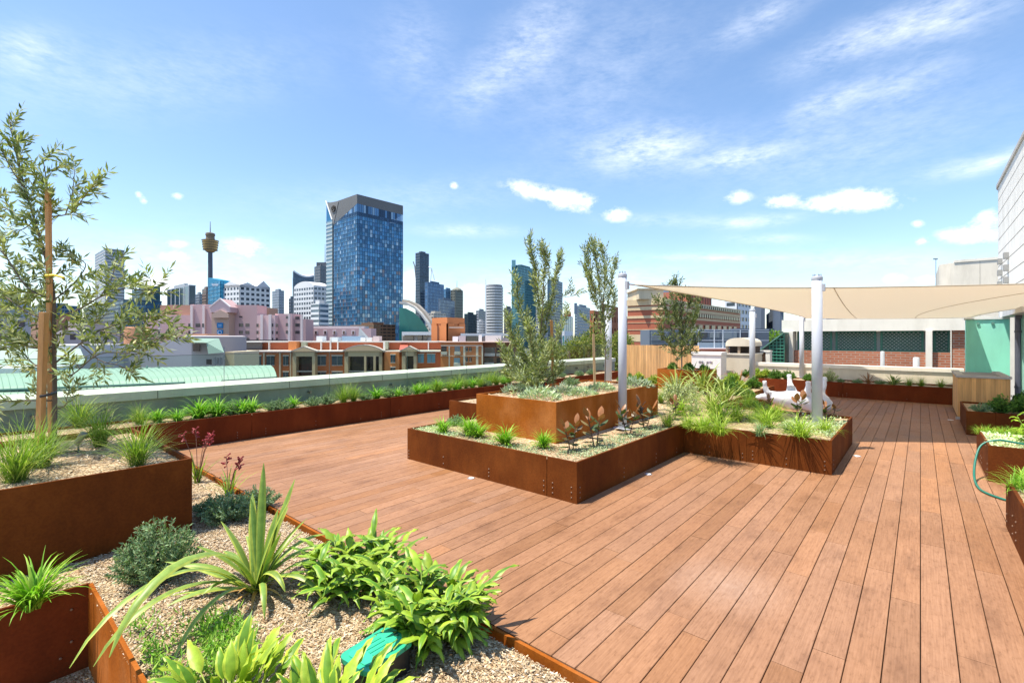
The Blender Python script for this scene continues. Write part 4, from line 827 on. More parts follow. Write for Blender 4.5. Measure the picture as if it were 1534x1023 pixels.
# ---------------------------------------------------------------- orange brick apartments
D=88; OR=(.52,.155,.05); OR2=(.64,.22,.065); ORD=(.38,.10,.04); CR=(.54,.40,.22)
T=thing('brick_apartments','long orange brick apartment block with cream arched balcony bays','apartment block',P(500,505,D)+Vector((0,0,-18)))
blk(338,662,527,D,14,OR,'brick_wall',mat=M_brickf); blk(360,660,513,D+5,8,ORD,'upper_storey',mat=M_brickf); blk(358,662,511.2,D+4.6,9,(.62,.58,.52),'roof_slab',bot=Zy(513,D+4.6))
m=MB(); m.cbox(Lx(335,D-.5),Lx(662,D-.5),D-.5,D+5,Zy(527,D),Zy(525.4,D),(.66,.61,.53)); part('cornice',m,M_wall,T)
blk(342,362,513,D+4,6,OR2,'stair_tower',mat=M_brickf); blk(356,392,514,D+3.8,.3,(.10,.09,.09),'glazed_strip',bot=Zy(523,D+4)); blk(338,392,511.6,D+3,8,(.62,.60,.57),'roof_slab',bot=Zy(513,D+3))
blk(432,444,511.5,D+3,7,OR2,'chimney',mat=M_brickf)
for x in (402,446,480,494,505,574,641): blk(x,x+(3 if x in (574,) else 1.2),505 if x in(494,) else 512.5,D+4.5,.5,(.72,.70,.66),'flue',bot=Zy(526,D))
for x,w_,t in ((451,7,512.5),(577,4,512),):blk(x,x+w_,t,D+4,2,(.36,.38,.27),'vent_stack',bot=Zy(524,D))
blk(474,483,503.5,D+7,2,(.78,.80,.80),'roof_unit',bot=Zy(512,D+7)); blk(494,506,505,D+7,2,(.68,.72,.72),'roof_unit',bot=Zy(512,D+7)); blk(512,540,503.5,D+8,3,(.28,.40,.52),'roof_unit',bot=Zy(512,D+8)); blk(540,547,505,D+7,2,(.75,.75,.73),'roof_unit',bot=Zy(512,D+7)); blk(549,557,505.5,D+7,2,(.72,.72,.70),'roof_unit',bot=Zy(512,D+7)); blk(559,568,503.5,D+7,2,(.66,.52,.50),'roof_unit',bot=Zy(512,D+7))
def bay(a,b,t,arch):
    d=D-1.2; m=MB(); h=arch; cxp=(a+b)/2
    for p in ((a,a+5.5),(b-4.5,b)): m.cbox(Lx(p[0],d),Lx(p[1],d),d,d+1.2,-18,Zy(t+1,d),jit(CR,.04))
    m.cbox(Lx(a,d),Lx(b,d),d,d+1.2,Zy(t+7.5,d),Zy(t,d),CR); part('bay_frame',m,M_wall,T)
    m=MB(); m.pbox(a+5.5,b-4.5,t+7.5,t+36,d+1.1,.05,(.035,.03,.028)); part('balcony_opening',m,M_fgl,T)
    for zz in (t+29,t+54): m=MB(); m.pbox(a+5.5,b-4.5,zz,zz+1.6,d+.2,.9,(.40,.36,.29)); part('balcony_rail',m,M_wall,T)
    m=MB(); n=8
    for k in range(n):
        f0,f1=k/n,(k+1)/n; x0=a-3+(b-a+6)*f0; x1=a-3+(b-a+6)*f1
        if arch=='tri': y0,y1=[t-7*(1-abs(2*f-1)) for f in (f0,f1)]
        else: y0,y1=[t-9.5*math.sin(PI*f)**.8 for f in (f0,f1)]
        A_=[P(x0,t,d-.2),P(x1,t,d-.2),P(x1,y1,d-.2),P(x0,y0,d-.2)]; b_=Vector((-SY,CY,0))*1.2
        m.face(A_,CR); m.face([A_[3],A_[2],A_[2]+b_,A_[3]+b_],(.42,.37,.30)); m.hexa([A_[3]+Vector((0,0,-.1)),A_[2]+Vector((0,0,-.1)),A_[2]+b_+Vector((0,0,-.1)),A_[3]+b_+Vector((0,0,-.1)),A_[3]+Vector((0,0,.12)),A_[2]+Vector((0,0,.12)),A_[2]+b_+Vector((0,0,.12)),A_[3]+b_+Vector((0,0,.12))],(.52,.47,.38))
    part('bay_pediment',m,M_wall,T)
bay(438,472,526.5,'tri'); bay(516,572,526.5,'arc'); bay(602,624,526,'tri')
for px in (547,561): m=MB(); m.pbox(px-1.6,px+1.6,533,565,D-1.35,.2,jit(CR,.05)); part('bay_post',m,M_wall,T)
def awin(a,b,t,bt,d=D,col=None):
    m=MB(); m.pbox(a-.5,b+.5,t-1.6,t-.3,d-.25,.3,(.62,.56,.45)); f=part('lintel',m,M_wall,T)
    m=MB(); m.pbox(a,b,t,bt,d-.10,.12,col or jit((.06,.09,.10),.3)); w_=part('window',m,M_fgl,T)
    m=MB(); m.pbox((a+b)/2-.3,(a+b)/2+.3,t,bt,d-.16,.06,(.30,.28,.25)); m.pbox(a,b,bt,bt+.8,d-.22,.25,(.55,.49,.40)); part('window_frame',m,M_wall,w_)
for a,b in ((352,362),(370,377),(383,391),(399,411),(424,432),(473,488),(497,513),(585,592)):
    awin(a,b,533.5,547); awin(a,b,557.5,571)
for a,b in ((624.5,635),(640,652)): awin(a,b,531,543,col=(.16,.34,.40)); awin(a,b,555,567,col=(.14,.30,.34))
for x in (365,379,394,418,434): m=MB(); m.cbox(Lx(x,D-.3),Lx(x+2.2,D-.3),D-.3,D+.1,-18,Zy(528,D),jit((.55,.42,.28),.1)); part('brick_pier',m,M_wall,T)
blk(576,598,527.5,D-.8,1,OR2,'brick_pier',mat=M_brickf); awin(585,592,532,543,D-.8); awin(585,592,551,561,D-.8)
# red roof + terrace clutter at right end
m=MB(); d=D+1; m.face([P(598,524,d),P(613,524,d),P(610,514,d+5),P(600,514,d+5)],(.42,.10,.06)); part('red_roof',m,M_roof,T)
# second apartment block, right
T=thing('brick_apartments','orange brick apartment block with flat roof and white quoins left of the olive tree','apartment block',P(715,505,D)+Vector((0,0,-18)))
D2=86
blk(660,723,513,D2,14,OR2,'brick_wall',mat=M_brickf); blk(722,775,513,D2+2,12,(.30,.16,.10),'brick_wall',mat=M_brickf)
m=MB(); m.cbox(Lx(655,D2-.3),Lx(776,D2-.3),D2-.3,D2+10,Zy(513,D2),Zy(512,D2),(.60,.42,.33)); part('roof_slab',m,M_wall,T)
for a,b in ((694,697),(713,716.5),(672,674),(721.5,723.5)): m=MB(); m.cbox(Lx(a,D2-.15),Lx(b,D2-.15),D2-.15,D2+.05,-18,Zy(518,D2),(.74,.64,.46)); part('quoin',m,M_wall,T)
m=MB(); m.pbox(660,723,517,518.6,D2-.2,.2,(.70,.56,.40)); part('string_course',m,M_wall,T)
m=MB(); m.pbox(660,720,532.5,533.6,D2-.2,.2,(.62,.5,.36)); part('string_course',m,M_wall,T)
for x in (697.5,703):
    for t in (520,535.5,550): 
        m=MB(); m.pbox(x,x+3.4,t,t+6,D2-.1,.1,(.07,.06,.06)); w_=part('window',m,M_fgl,T); m=MB(); m.pbox(x+1.5,x+1.9,t,t+6,D2-.16,.05,(.5,.42,.3)); m.pbox(x-.3,x+3.7,t+6.1,t+6.7,D2-.2,.2,(.66,.55,.40)); part('window_frame',m,M_wall,w_)
for x,w_,t,c in ((681,8,519,(.18,.22,.26)),(680,9,536,(.22,.36,.42)),(661,8,519,(.06,.05,.05)),(726,15,521,(.16,.16,.15)),(726,13,535,(.12,.10,.08)),(744,5,521,(.06,.05,.05)),(744,5,536,(.06,.05,.05)),(752,18,522,(.14,.12,.10)),(752,18,537,(.10,.09,.08))):
    m=MB(); dd=D2 if x<722 else D2+2; m.pbox(x,x+w_,t,t+8,dd-.1,.1,c); w2=part('window',m,M_fgl,T); m=MB(); m.pbox(x-.5,x+w_+.5,t+8.1,t+12.5,dd-.8,.75,(.55,.50,.38) if w_<10 else (.62,.60,.53)); part('balcony_front',m,M_wall,T)
for x,w_,t,c in ((678,8,504,(.80,.82,.84)),(687.5,10,503,(.45,.42,.46)),(699,15,503,(.06,.07,.06)),(717,5,501.5,(.75,.78,.78)),(727,24,502.5,(.66,.66,.65)),(723,4,504,(.12,.12,.13)),(753,9,506,(.20,.21,.24))): blk(x,x+w_,t,D2+6,5,c,'roof_unit',bot=Zy(513,D2+6))
blk(690,764,499.5,D2+14,8,(.70,.70,.70),'roof_deck',bot=Zy(503,D2+14))
# brick lift tower
T,cs,tp=tower('brick_lift_tower','plain orange brick lift tower above the apartment roofs',647.5,670,695.5,484.5,100,(.52,.18,.06),(.40,.13,.05),a=40.6,fh=20,bw=20,wf=.02,hf=.3,cat='tower',plant=False)
m=MB(); d=101; m.pbox(672,694.5,490,491.2,d-1,.3,(.72,.62,.52)); part('string_course',m,M_wall,T); m=MB(); m.pbox(655,657,488,513,d+.2,.1,(.22,.08,.04)); part('dark_recess',m,M_wall,T)
# ---------------------------------------------------------------- near roofs, left
T=thing('green_roof_building','long pale green metal roofed building directly beyond the parapet','building',P(250,540,40)+Vector((0,0,-17)))
MG=(.25,.37,.28)
def roofq(pts,col=MG,nm='roof_slope'): m=MB(); m.face(pts,col); return part(nm,m,M_roof,T)
prv=None
for a_,b_ in ((P(-60,602,33),P(415,567,37)),(P(-60,583,34.2),P(413,558,37.8)),(P(-60,568,37),P(410,551,39)),(P(-60,559,41),P(406,547.3,41)),(P(-60,556,46),P(405,547,43))):
    if prv: roofq([prv[0],prv[1],b_,a_])
    prv=(a_,b_); roofq([P(415,567,37),P(417,568,50),P(406,548,52),P(405,547,43),P(410,551,39),P(413,558,37.8)],(.20,.31,.24))
m=MB(); a,b=P(332,571,36.2),P(414,565.5,36.8); m.tube([a,b],.10,6,(.05,.10,.09)); part('gutter',m,M_roof,T)
m=MB(); a,b=P(-40,586,34),P(276,573.5,35.5); m.tube([a,b],.10,6,(.05,.14,.12)); part('gutter',m,M_roof,T)
m=MB(); m.face([P(303,565,37.5),P(328,563.5,37.5),P(330,577,36),P(309,578,36)],(.46,.44,.43)); part('roof_hatch',m,M_roof,T)
for x,y in ((220,552),(238,553),(292,556)): m=MB(); c=P(x,y,41); m.tube([c,c+Vector((0,0,.25))],.07,6,(.25,.35,.3)); part('roof_vent',m,M_roof,T)
m=MB(); m.face([P(-60,640,32.8),P(416,600,36.8),P(416,567,36.9),P(-60,600,32.9)],(.50,.48,.46)); part('wall',m,M_wall,T)
m=MB(); rows=[(P(-60,602,33),P(415,567,37)),(P(-60,583,34.2),P(413,558,37.8)),(P(-60,568,37),P(410,551,39)),(P(-60,559,41),P(406,547.3,41)),(P(-60,556,46),P(405,547,43))]
for k in range(1,48):
    m.tube([a_.lerp(b_,k/48)+Vector((0,0,.02)) for a_,b_ in rows],.022,4,(.22,.33,.25))
part('standing_seams',m,M_roof,T)
T=thing('grey_gable_building','grey mauve rendered building with gabled wall and pale green roof patch','building',P(230,530,58)+Vector((0,0,-17)))
d=58; GM=(.46,.43,.44)
m=MB(); pts=[P(112,560,d),P(287,560,d),P(287,504,d),P(279,502.5,d),P(210,523,d),P(112,530,d)]; b=Vector((-SY,CY,0))*12; m.face(pts,GM)
for i in range(6): j=(i+1)%6; m.face([pts[j],pts[i],pts[i]+b,pts[j]+b],(.42,.39,.40))
part('gable_wall',m,M_wall,T)
m=MB(); m.face([P(287,560,d),P(337,560,d+2),P(337,520,d+2),P(287,505,d)],(.50,.46,.43)); part('front_wall',m,M_wall,T)
m=MB(); m.face([P(309,513,d-.4),P(328,507,d+4),P(336,528,d-.6),P(312,530,d-.6)],MG); m.face([P(286,506.5,d-.3),P(328,507,d+4),P(310,513.5,d-.5),P(286,513,d-.6)],MG); part('roof_slope',m,M_roof,T)
for a,b_,t,bt in ((289,299,515,526),(309,316,538,546),(320,326,536,546),(327,332,536,546)): m=MB(); m.pbox(a,b_,t,bt,d-.2,.15,(.10,.08,.07) if a<310 else (.36,.36,.36)); part('window',m,M_fgl,T)
m=MB(); m.pbox(322,337,534,535,d-1.2,.1,(.2,.2,.2)); m.pbox(322,322.6,535,548,d-1.2,.1,(.2,.2,.2)); m.pbox(329,329.6,535,548,d-1.2,.1,(.2,.2,.2)); part('balcony_rail',m,M_wall,T)
m=MB(); m.pbox(282,309,500.2,502.4,d+6,5,(.62,.32,.18)); m.pbox(290,305,502.4,508,d+6.2,4,(.5,.25,.15)); part('rooftop_room',m,M_wall,T)
m=MB(); m.pbox(337,351,527,560,d+3,6,(.66,.56,.36)); part('cream_wing',m,M_wall,T)
T=thing('white_eave_building','pale building with teal eave and grey walls behind the olive trunk','building',P(40,540,48)+Vector((0,0,-17)))
d=48
m=MB(); m.pbox(-80,118,517,560,d+4,8,(.56,.56,.55)); part('wall',m,M_wall,T)
m=MB(); m.face([P(-80,548,d),P(130,545,d),P(118,517,d+5),P(-80,515,d+5)],(.27,.36,.30)); part('roof_slope',m,M_roof,T)
m=MB(); m.pbox(-80,33,552,577,40,5,(.52,.54,.56)); part('grey_annex',m,M_wall,T)
tower('mauve_block','low mauve rendered block with a rounded brick drum behind the olive tree',60,95,215,500,120,(.47,.42,.42),(.16,.15,.17),a=20,fh=3.5,bw=4,wf=.45,hf=.35,cat='building')
m=MB(); c=P(206,498,115); m.lathe((c.x,c.y,-18),[(2.6,0),(2.6,16+Zy(480,115)),(2.3,16.4+Zy(480,115))],18,(.42,.20,.11)); solo('brick_drum',m,M_brickf,'round brown brick drum at the left end of the pink hotel','stair drum',(c.x,c.y,-18),smooth=True)
tower('terracotta_block','low terracotta coloured block below the dark blue glass offices',30,60,130,486,160,(.42,.24,.16),(.14,.10,.09),a=25,fh=3.5,bw=4,wf=.4,hf=.4,cat='building')
tower('grey_terrace','grey rendered block at the far left picture edge beyond the green roof',-90,-60,45,478,100,(.42,.42,.44),(.10,.11,.13),a=15,fh=3.2,bw=4,wf=.4,hf=.5,cat='building')
# ---------------------------------------------------------------- right side city
TH,_,_=tower('arched_hall','low glass hall with shallow arched roof left of the striped brick building',940,942,966,452,120,(.30,.36,.38),(.10,.17,.19),a=20,fh=20,bw=1.6,wf=.9,hf=.8,cat='hall',plant=False)
m=MB(); n=8; d=119.5
for k in range(n):
    x0,x1=938+30*k/n,938+30*(k+1)/n; y0,y1=[452-6*math.sin(PI*f) for f in (k/n,(k+1)/n)]
    A_=[P(x0,452.3,d),P(x1,452.3,d),P(x1,y1,d),P(x0,y0,d)]; b=Vector((-SY,CY,0))*14; m.face(A_,(.22,.32,.35)); m.face([A_[3],A_[2],A_[2]+b,A_[3]+b],(.36,.40,.42))
part('arched_roof',m,M_roof,TH)
# striped brick building, receding to the right
d=60; Cn,Lf,Rt,Bk=corner_pts(940,995,1109,d,40.6)
T=thing('striped_brick_building','large red brick building with cream bands behind the shade sail','building',(*Cn,-18))
zt=Zy(447,d); zc=lambda py:Zy(py,d)
def ring(m,z0,z1,col,o=0.0):
    V=[Vector((*p,0)) for p in (Cn,Rt,Bk,Lf)]; c=sum(V,Vector())/4; q_=[c+(p-c)*(1+o) for p in V]
    m.hexa([(p.x,p.y,z0) for p in q_]+[(p.x,p.y,z1) for p in q_],col)
m=MB(); ring(m,-18,zt-.02,(.40,.115,.06)); part('brick_wall',m,M_brickf,T)
for a,b,o in ((447,456,.010),(458,463.5,.004),(472,476,.004),(482.5,483.2,.003),(493,494,.003),(501,512,.002)):
    m=MB(); ring(m,zc(b),zc(a),(.66,.50,.30),o); part('cream_band',m,M_render,T)
def alongv(m,t0,t1,z0,z1,off,col):
    a=Vector((*Cn,0)).lerp(Vector((*Rt,0)),t0); b=Vector((*Cn,0)).lerp(Vector((*Rt,0)),t1); dn=(b-a).normalized(); n=Vector((dn.y,-dn.x,0))*off
    m.hexa([(a+n).to_tuple()[:2]+(z0,),(b+n).to_tuple()[:2]+(z0,),b.to_tuple()[:2]+(z0,),a.to_tuple()[:2]+(z0,),(a+n).to_tuple()[:2]+(z1,),(b+n).to_tuple()[:2]+(z1,),b.to_tuple()[:2]+(z1,),a.to_tuple()[:2]+(z1,)],col)
for k in range(24):
    t=.28+.70*k/24; m=MB(); alongv(m,t,t+.015,zc(456)+.1,zt-.25,.32,(.06,.055,.05)); part('window',m,M_fgl,T)
    m=MB(); alongv(m,t,t+.018,zc(471),zc(464.5),.2,(.07,.06,.055)); part('window',m,M_fgl,T)
for k in range(10):
    t=.1+.85*k/10; m=MB(); alongv(m,t,t+.05,zc(492),zc(484),.15,(.06,.055,.06)); part('window',m,M_fgl,T)
m=MB(); m.pbox(957,994,433,448,61,6,(.68,.56,.38)); part('cream_penthouse',m,M_render,T)
m=MB(); m.pbox(955,994.5,431.5,433.2,60.8,6.4,(.74,.63,.45)); part('penthouse_cap',m,M_render,T)
m=MB(); a=Vector((*Cn,0)).lerp(Vector((*Rt,0)),.36); b=Vector((*Cn,0)).lerp(Vector((*Rt,0)),.63); u=(Vector((*Lf,0))-Vector((*Cn,0))).normalized()
h0,h1=zt,zt+1.9; q_=[a+u*1,b+u*1,b+u*5.5,a+u*5.5]; m.hexa([(p.x,p.y,h0) for p in q_]+[(p.x,p.y,h1) for p in q_],(.36,.12,.08)); part('brick_penthouse',m,M_brickf,T)
for k in range(8): m=MB(); p=a.lerp(b,(k+.3)/8)+u*.95; q2=a.lerp(b,(k+.55)/8)+u*.95; m.hexa([(p.x,p.y,h0),(q2.x,q2.y,h0),(q2.x+u.x*.04,q2.y+u.y*.04,h0),(p.x+u.x*.04,p.y+u.y*.04,h0),(p.x,p.y,h1-.3),(q2.x,q2.y,h1-.3),(q2.x+u.x*.04,q2.y+u.y*.04,h1-.3),(p.x+u.x*.04,p.y+u.y*.04,h1-.3)],(.14,.06,.05)); part('louvre',m,M_wall,T)
# louvred blue grey building
D=42; T=thing('louvred_building','blue grey building with white balcony frame behind the timber fence','building',P(1060,505,D)+Vector((0,0,-17)))
BG=(.13,.16,.20)
blk(973,1152,494,D,3,BG,'wall'); blk(1108,1160,492,D+3,2,(.07,.09,.14),'dark_wing')
for a,b,t,bt,c in ((976,1000,496,510,(.16,.20,.25)),(1003,1040,498,508,(.06,.07,.09)),(1046,1060,497,506,(.05,.06,.08)),(1064,1078,497,506,(.18,.22,.27)),(1082,1104,496,508,(.20,.25,.32)),(1110,1120,496,508,(.05,.06,.1)),(1124,1132,498,508,(.05,.06,.1)),(1040,1048,512,516,(.03,.03,.04)),(1052,1075,512,516,(.03,.03,.04))):
    m=MB(); m.pbox(a,b,t,bt,D-.1,.12,c); part('window',m,M_fgl,T)
for t in (493.5,497,509.5,521): m=MB(); m.pbox(1036,1152,t,t+.8,D-.8,.1,(.62,.66,.70)); part('rail',m,M_wall,T)
for x in (1046,1070,1083,1109,1122): m=MB(); m.pbox(x,x+.8,493.5,522,D-.85,.1,(.55,.6,.65)); part('frame_post',m,M_wall,T)
m=MB(); 
for k in range(10): m.pbox(976,1001,497+k*2,497.8+k*2,D-.3,.12,(.25,.29,.34))
part('louvre',m,M_wall,T)
m=MB(); m.pbox(1046,1092,513,521,D-.5,.2,(.32,.40,.50)); part('glass_front',m,M_fgl,T); m=MB(); m.pbox(1045,1093,523,527,D-2,3,(.42,.14,.08)); part('brick_base',m,M_brickf,T); m=MB(); m.pbox(1048,1092,521.4,523,D-1.6,2,(.66,.67,.68)); part('ledge',m,M_wall,T)
T,cs,tp=tower('balcony_tower','dark glass apartment block with white slab edges peeking over the shade sail',974,993,1012,438,170,(.62,.64,.66),(.04,.05,.065),a=45,fh=3.3,bw=7,wf=.62,hf=.9,cat='apartment tower')
tower('white_balcony_tower','apartment tower with white stacked balconies right of the striped brick building',1086,1104,1124,453,200,(.66,.68,.70),(.05,.07,.09),a=45,fh=3.2,bw=4,wf=.5,hf=.7,cat='apartment tower')
tower('slot_window_tower','dark apartment tower with white vertical slots right of the nearer vent housing post',1128,1132,1146,468,180,(.11,.14,.19),(.62,.64,.66),a=25,fh=7,bw=4,wf=.6,hf=.25,cat='apartment tower')
tower('angled_fin_tower','low dark apartment block with white angled fins beside the lattice shelter',1148,1152,1174,477,150,(.10,.13,.18),(.40,.50,.55),a=25,fh=5,bw=2.5,wf=.7,hf=.35,cat='apartment tower')
tower('brown_annex','brown office annex behind the smaller olive tree',884,890,940,470,140,(.42,.14,.06),(.10,.07,.06),a=25,fh=4,bw=4,wf=.5,hf=.5,cat='building')
tower('far_slab','distant pale slab seen under the far edge of the shade sail',1226,1238,1262,466,420,(.55,.58,.62),(.18,.22,.27),a=45,fh=4,bw=5,cat='tower')
tower('far_slab','distant blue grey slab under the sail right of the pale one',1264,1272,1292,473,380,(.36,.42,.48),(.14,.19,.25),a=45,fh=4,bw=5,cat='tower')
# ================================================================== PLANTS
rp=random.Random(11)
def vary(c,a=.18,r=rp): s=1+r.uniform(-a,a); h=r.uniform(-.06,.06); return (c[0]*s*(1+h),c[1]*s,c[2]*s*(1-h))
def blade(m,base,az,el,L_,w,droop,n=6,col=(.1,.2,.04),tip=None,edge=None,fold=.25,prof=None,wave=0,twist=0):
    p=Vector(base); h=Vector((math.cos(az),math.sin(az),0)); s=Vector((-math.sin(az),math.cos(az),0)); st=L_/n; rows=[]; e=el
    for k in range(n+1):
        t=k/n; ww=w*(prof(t) if prof else (min(1,.55+1.6*t) if t<.3 else 1)*max(0.02,1-max(0,t-.45)/.55)**.8)*.5
        tn=h*math.cos(e)+Vector((0,0,1))*math.sin(e); nb=tn.cross(s)*-1; s2=s*math.cos(twist*t)+nb*math.sin(twist*t)
        off=nb*(wave*math.sin(k*2.4)*w)
        if edge: rows.append([p-s2*ww+nb*fold*ww+off,p-s2*ww*.62+nb*fold*ww*.6,p,p+s2*ww*.62+nb*fold*ww*.6,p+s2*ww+nb*fold*ww-off])
        else: rows.append([p-s2*ww+nb*fold*ww+off,p,p+s2*ww+nb*fold*ww-off])
        p=p+tn*st; e-=droop/n*(.4+1.2*t)
    i0=len(m.v); c_=len(rows[0])
    for r_ in rows: m.v.extend(tuple(q_) for q_ in r_)
    for k in range(n):
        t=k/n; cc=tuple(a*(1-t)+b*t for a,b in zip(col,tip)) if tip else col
        for j in range(c_-1):
            c2=edge if (edge and j in (0,c_-2)) else cc
            a=i0+k*c_+j; m.idx((a,a+1,a+c_+1,a+c_),c2)
LANCE=lambda t: max(.02,math.sin(PI*min(1,(t*.97+.03)**.72))**1.15)
OVAL=lambda t: max(.04,math.sin(PI*min(1,t*.97+.03))**.6)
def kite(m,p,d,n,L_,w,col):
    s=d.cross(n); s=s.normalized() if s.length>1e-4 else Vector((1,0,0)); a=p+d*L_*.45
    i=len(m.v); m.v.extend([tuple(p),tuple(a+s*w*.5+n*w*.12),tuple(p+d*L_),tuple(a-s*w*.5+n*w*.12)]); m.idx((i,i+1,i+2),col); m.idx((i,i+2,i+3),col)
def rvec(r=rp):
    z=r.uniform(-1,1); a=r.uniform(0,2*PI); q_=math.sqrt(1-z*z); return Vector((q_*math.cos(a),q_*math.sin(a),z))
def strappy(n=60,L0=.2,L1=.36,w=.013,c=(.10,.24,.03),c2=(.20,.33,.07),el=(35,85),dr=(60,130),r0=.03,edge=None,ns=6):
    m=MB()
    for k in range(n):
        a=rp.uniform(0,2*PI); e=math.radians(rp.uniform(*el)); col=vary(c if rp.random()<.7 else c2)
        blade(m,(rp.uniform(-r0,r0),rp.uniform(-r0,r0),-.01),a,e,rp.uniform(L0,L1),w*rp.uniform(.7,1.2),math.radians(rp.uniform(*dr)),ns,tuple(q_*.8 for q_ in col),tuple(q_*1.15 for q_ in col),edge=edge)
    return m
def leafy(stems=14,edge_=True,h=.32,ll=.17,lw=.05,c=(.15,.28,.03),c2=(.24,.36,.04),spread=.16,lean=.5,per=8):
    m=MB()
    for s_ in range(stems):
        a=rp.uniform(0,2*PI); r_=spread*math.sqrt(rp.random())*.55; p0=Vector((r_*math.cos(a),r_*math.sin(a),0)); hh=h*rp.uniform(.6,1.1)
        ln=lean*rp.uniform(.2,1); tip_=p0+Vector((math.cos(a)*ln*hh,math.sin(a)*ln*hh,hh)); m.tube([p0,(p0+tip_)/2+Vector((0,0,.02)),tip_],[.005,.004,.003],5,(.14,.2,.05))
        for k in range(per):
            t=.25+.75*k/(per-1); p=p0.lerp(tip_,t); b=a+k*2.4+rp.uniform(-.4,.4); e=math.radians(rp.uniform(5,40)+30*t*t*t); col=vary(c if rp.random()<.6 else c2,.2)
            blade(m,p,b,e,ll*rp.uniform(.75,1.2),lw*rp.uniform(.8,1.2),math.radians(rp.uniform(60,130)),7,col,tuple(q_*1.15 for q_ in col),fold=.35,prof=LANCE,wave=.16,edge=vary((.16,.24,.03),.3) if edge_ else None)
    return m
def shrub(n=70,h=.36,r=.22,ll=.022,lw=.005,c=(.10,.17,.12),c2=(.19,.27,.22),per=46):
    m=MB()
    for s_ in range(n):
        a=rp.uniform(0,2*PI); q_=math.sqrt(rp.random()); tp=Vector((math.cos(a)*r*q_,math.sin(a)*r*q_,h*(1-.65*q_*q_)*rp.uniform(.7,1.1))); p0=tp*.15; p0.z=.0
        mid=(p0+tp)*.5+rvec()*.02
        pts=[p0*(1-t)**2+mid*2*t*(1-t)+tp*t*t for t in [k/6 for k in range(7)]]
        m.tube([pts[0],pts[3],pts[6]],[.003,.002,.001],3,(.20,.17,.12))
        for k in range(per):
            t=.25+.75*k/per; p=pts[0]*(1-t)**2+mid*2*t*(1-t)+tp*t*t; d=(rvec()+(tp-p0).normalized()*.9).normalized(); col=vary(c if rp.random()<.55 else c2,.25)
            kite(m,p,d,rvec(),ll*rp.uniform(.7,1.3),lw*rp.uniform(.8,1.4),col)
    return m
def ficus():
    s=MB(); l=MB()
    for q_ in range(rp.choice((2,3))):
        a=rp.uniform(0,2*PI); tp=Vector((math.cos(a)*.10,math.sin(a)*.10,rp.uniform(.24,.36))); p0=Vector((math.cos(a)*.02,math.sin(a)*.02,0)); s.tube([p0,(p0+tp)/2,tp],[.008,.006,.004],6,(.12,.06,.04))
        for k in range(9):
            t=.2+.8*k/8; p=p0.lerp(tp,t); b=a+k*2.4+rp.uniform(-.3,.3); e=math.radians(5+62*t*t); col=vary(rp.choice([(.04,.065,.03),(.055,.08,.04),(.08,.05,.028),(.12,.10,.06)]),.2)
            if t>.8: col=vary((.17,.075,.04),.2)
            blade(l,p,b,e,rp.uniform(.11,.17),rp.uniform(.06,.085),math.radians(25),5,col,fold=.3,prof=OVAL)
    return s,l
def mound(r=.16,h=.09,n=420,ll=.045,lw=.012,c=(.22,.29,.25),c2=(.36,.42,.38)):
    m=MB()
    for k in range(n):
        a=rp.uniform(0,2*PI); q_=math.sqrt(rp.random()); p=Vector((math.cos(a)*r*q_,math.sin(a)*r*q_,h*(1-q_*q_)*rp.uniform(.4,1))); d=(Vector((math.cos(a)*q_,math.sin(a)*q_,.5))+rvec()*.6).normalized()
        kite(m,p,d,rvec(),ll*rp.uniform(.7,1.4),lw*rp.uniform(.7,1.3),vary(c if rp.random()<.6 else c2,.25))
    return m
def flax(n=24,L0=.5,L1=.85,w=.042,c=(.16,.22,.05),edge=(.42,.40,.10),el=(35,88)):
    m=MB()
    for k in range(n):
        a=2*PI*k/n*2.4+rp.uniform(-.3,.3); e=math.radians(rp.uniform(*el)); col=vary(c,.2)
        blade(m,(rp.uniform(-.03,.03),rp.uniform(-.03,.03),-.01),a,e,rp.uniform(L0,L1),w*rp.uniform(.75,1.15),math.radians(rp.uniform(25,110)),8,col,tuple(q_*1.1 for q_ in col),edge=vary(edge,.15),fold=.45,twist=rp.uniform(-.5,.5),prof=lambda t:(.5+.5*min(1,t*2.2))*max(.02,1-max(0,t-.5)**2*4)**.7)
    return m
def mk(fn,k,mat,nm,smooth=True,**kw): return [fn(**kw).mesh(nm,mat,(0,0,0),smooth) for _ in range(k)]
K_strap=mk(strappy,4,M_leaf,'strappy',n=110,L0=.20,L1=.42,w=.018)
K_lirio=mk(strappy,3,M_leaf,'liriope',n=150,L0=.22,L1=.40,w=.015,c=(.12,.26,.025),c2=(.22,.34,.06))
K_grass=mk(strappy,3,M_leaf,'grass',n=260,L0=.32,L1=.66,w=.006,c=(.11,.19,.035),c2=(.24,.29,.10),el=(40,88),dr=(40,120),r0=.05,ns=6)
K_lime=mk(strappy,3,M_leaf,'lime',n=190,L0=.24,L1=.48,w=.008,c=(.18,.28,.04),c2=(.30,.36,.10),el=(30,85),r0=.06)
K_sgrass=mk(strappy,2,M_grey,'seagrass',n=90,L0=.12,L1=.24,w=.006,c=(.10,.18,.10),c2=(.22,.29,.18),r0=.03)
K_leafy=mk(leafy,2,M_leaf,'leafy',h=.30,ll=.15,lw=.045,stems=16)
K_shrub=mk(shrub,2,M_grey,'shrub',n=150,per=60,h=.40,r=.25,ll=.026,lw=.008,c=(.09,.15,.10),c2=(.17,.25,.18))
K_low=mk(shrub,2,M_grey,'low',n=80,lw=.008,h=.20,r=.20,per=44)
K_silver=mk(shrub,2,M_grey,'silver',n=60,h=.42,r=.24,ll=.035,lw=.014,c=(.22,.26,.19),c2=(.36,.40,.30),per=34)
K_mound=mk(mound,3,M_grey,'mound')
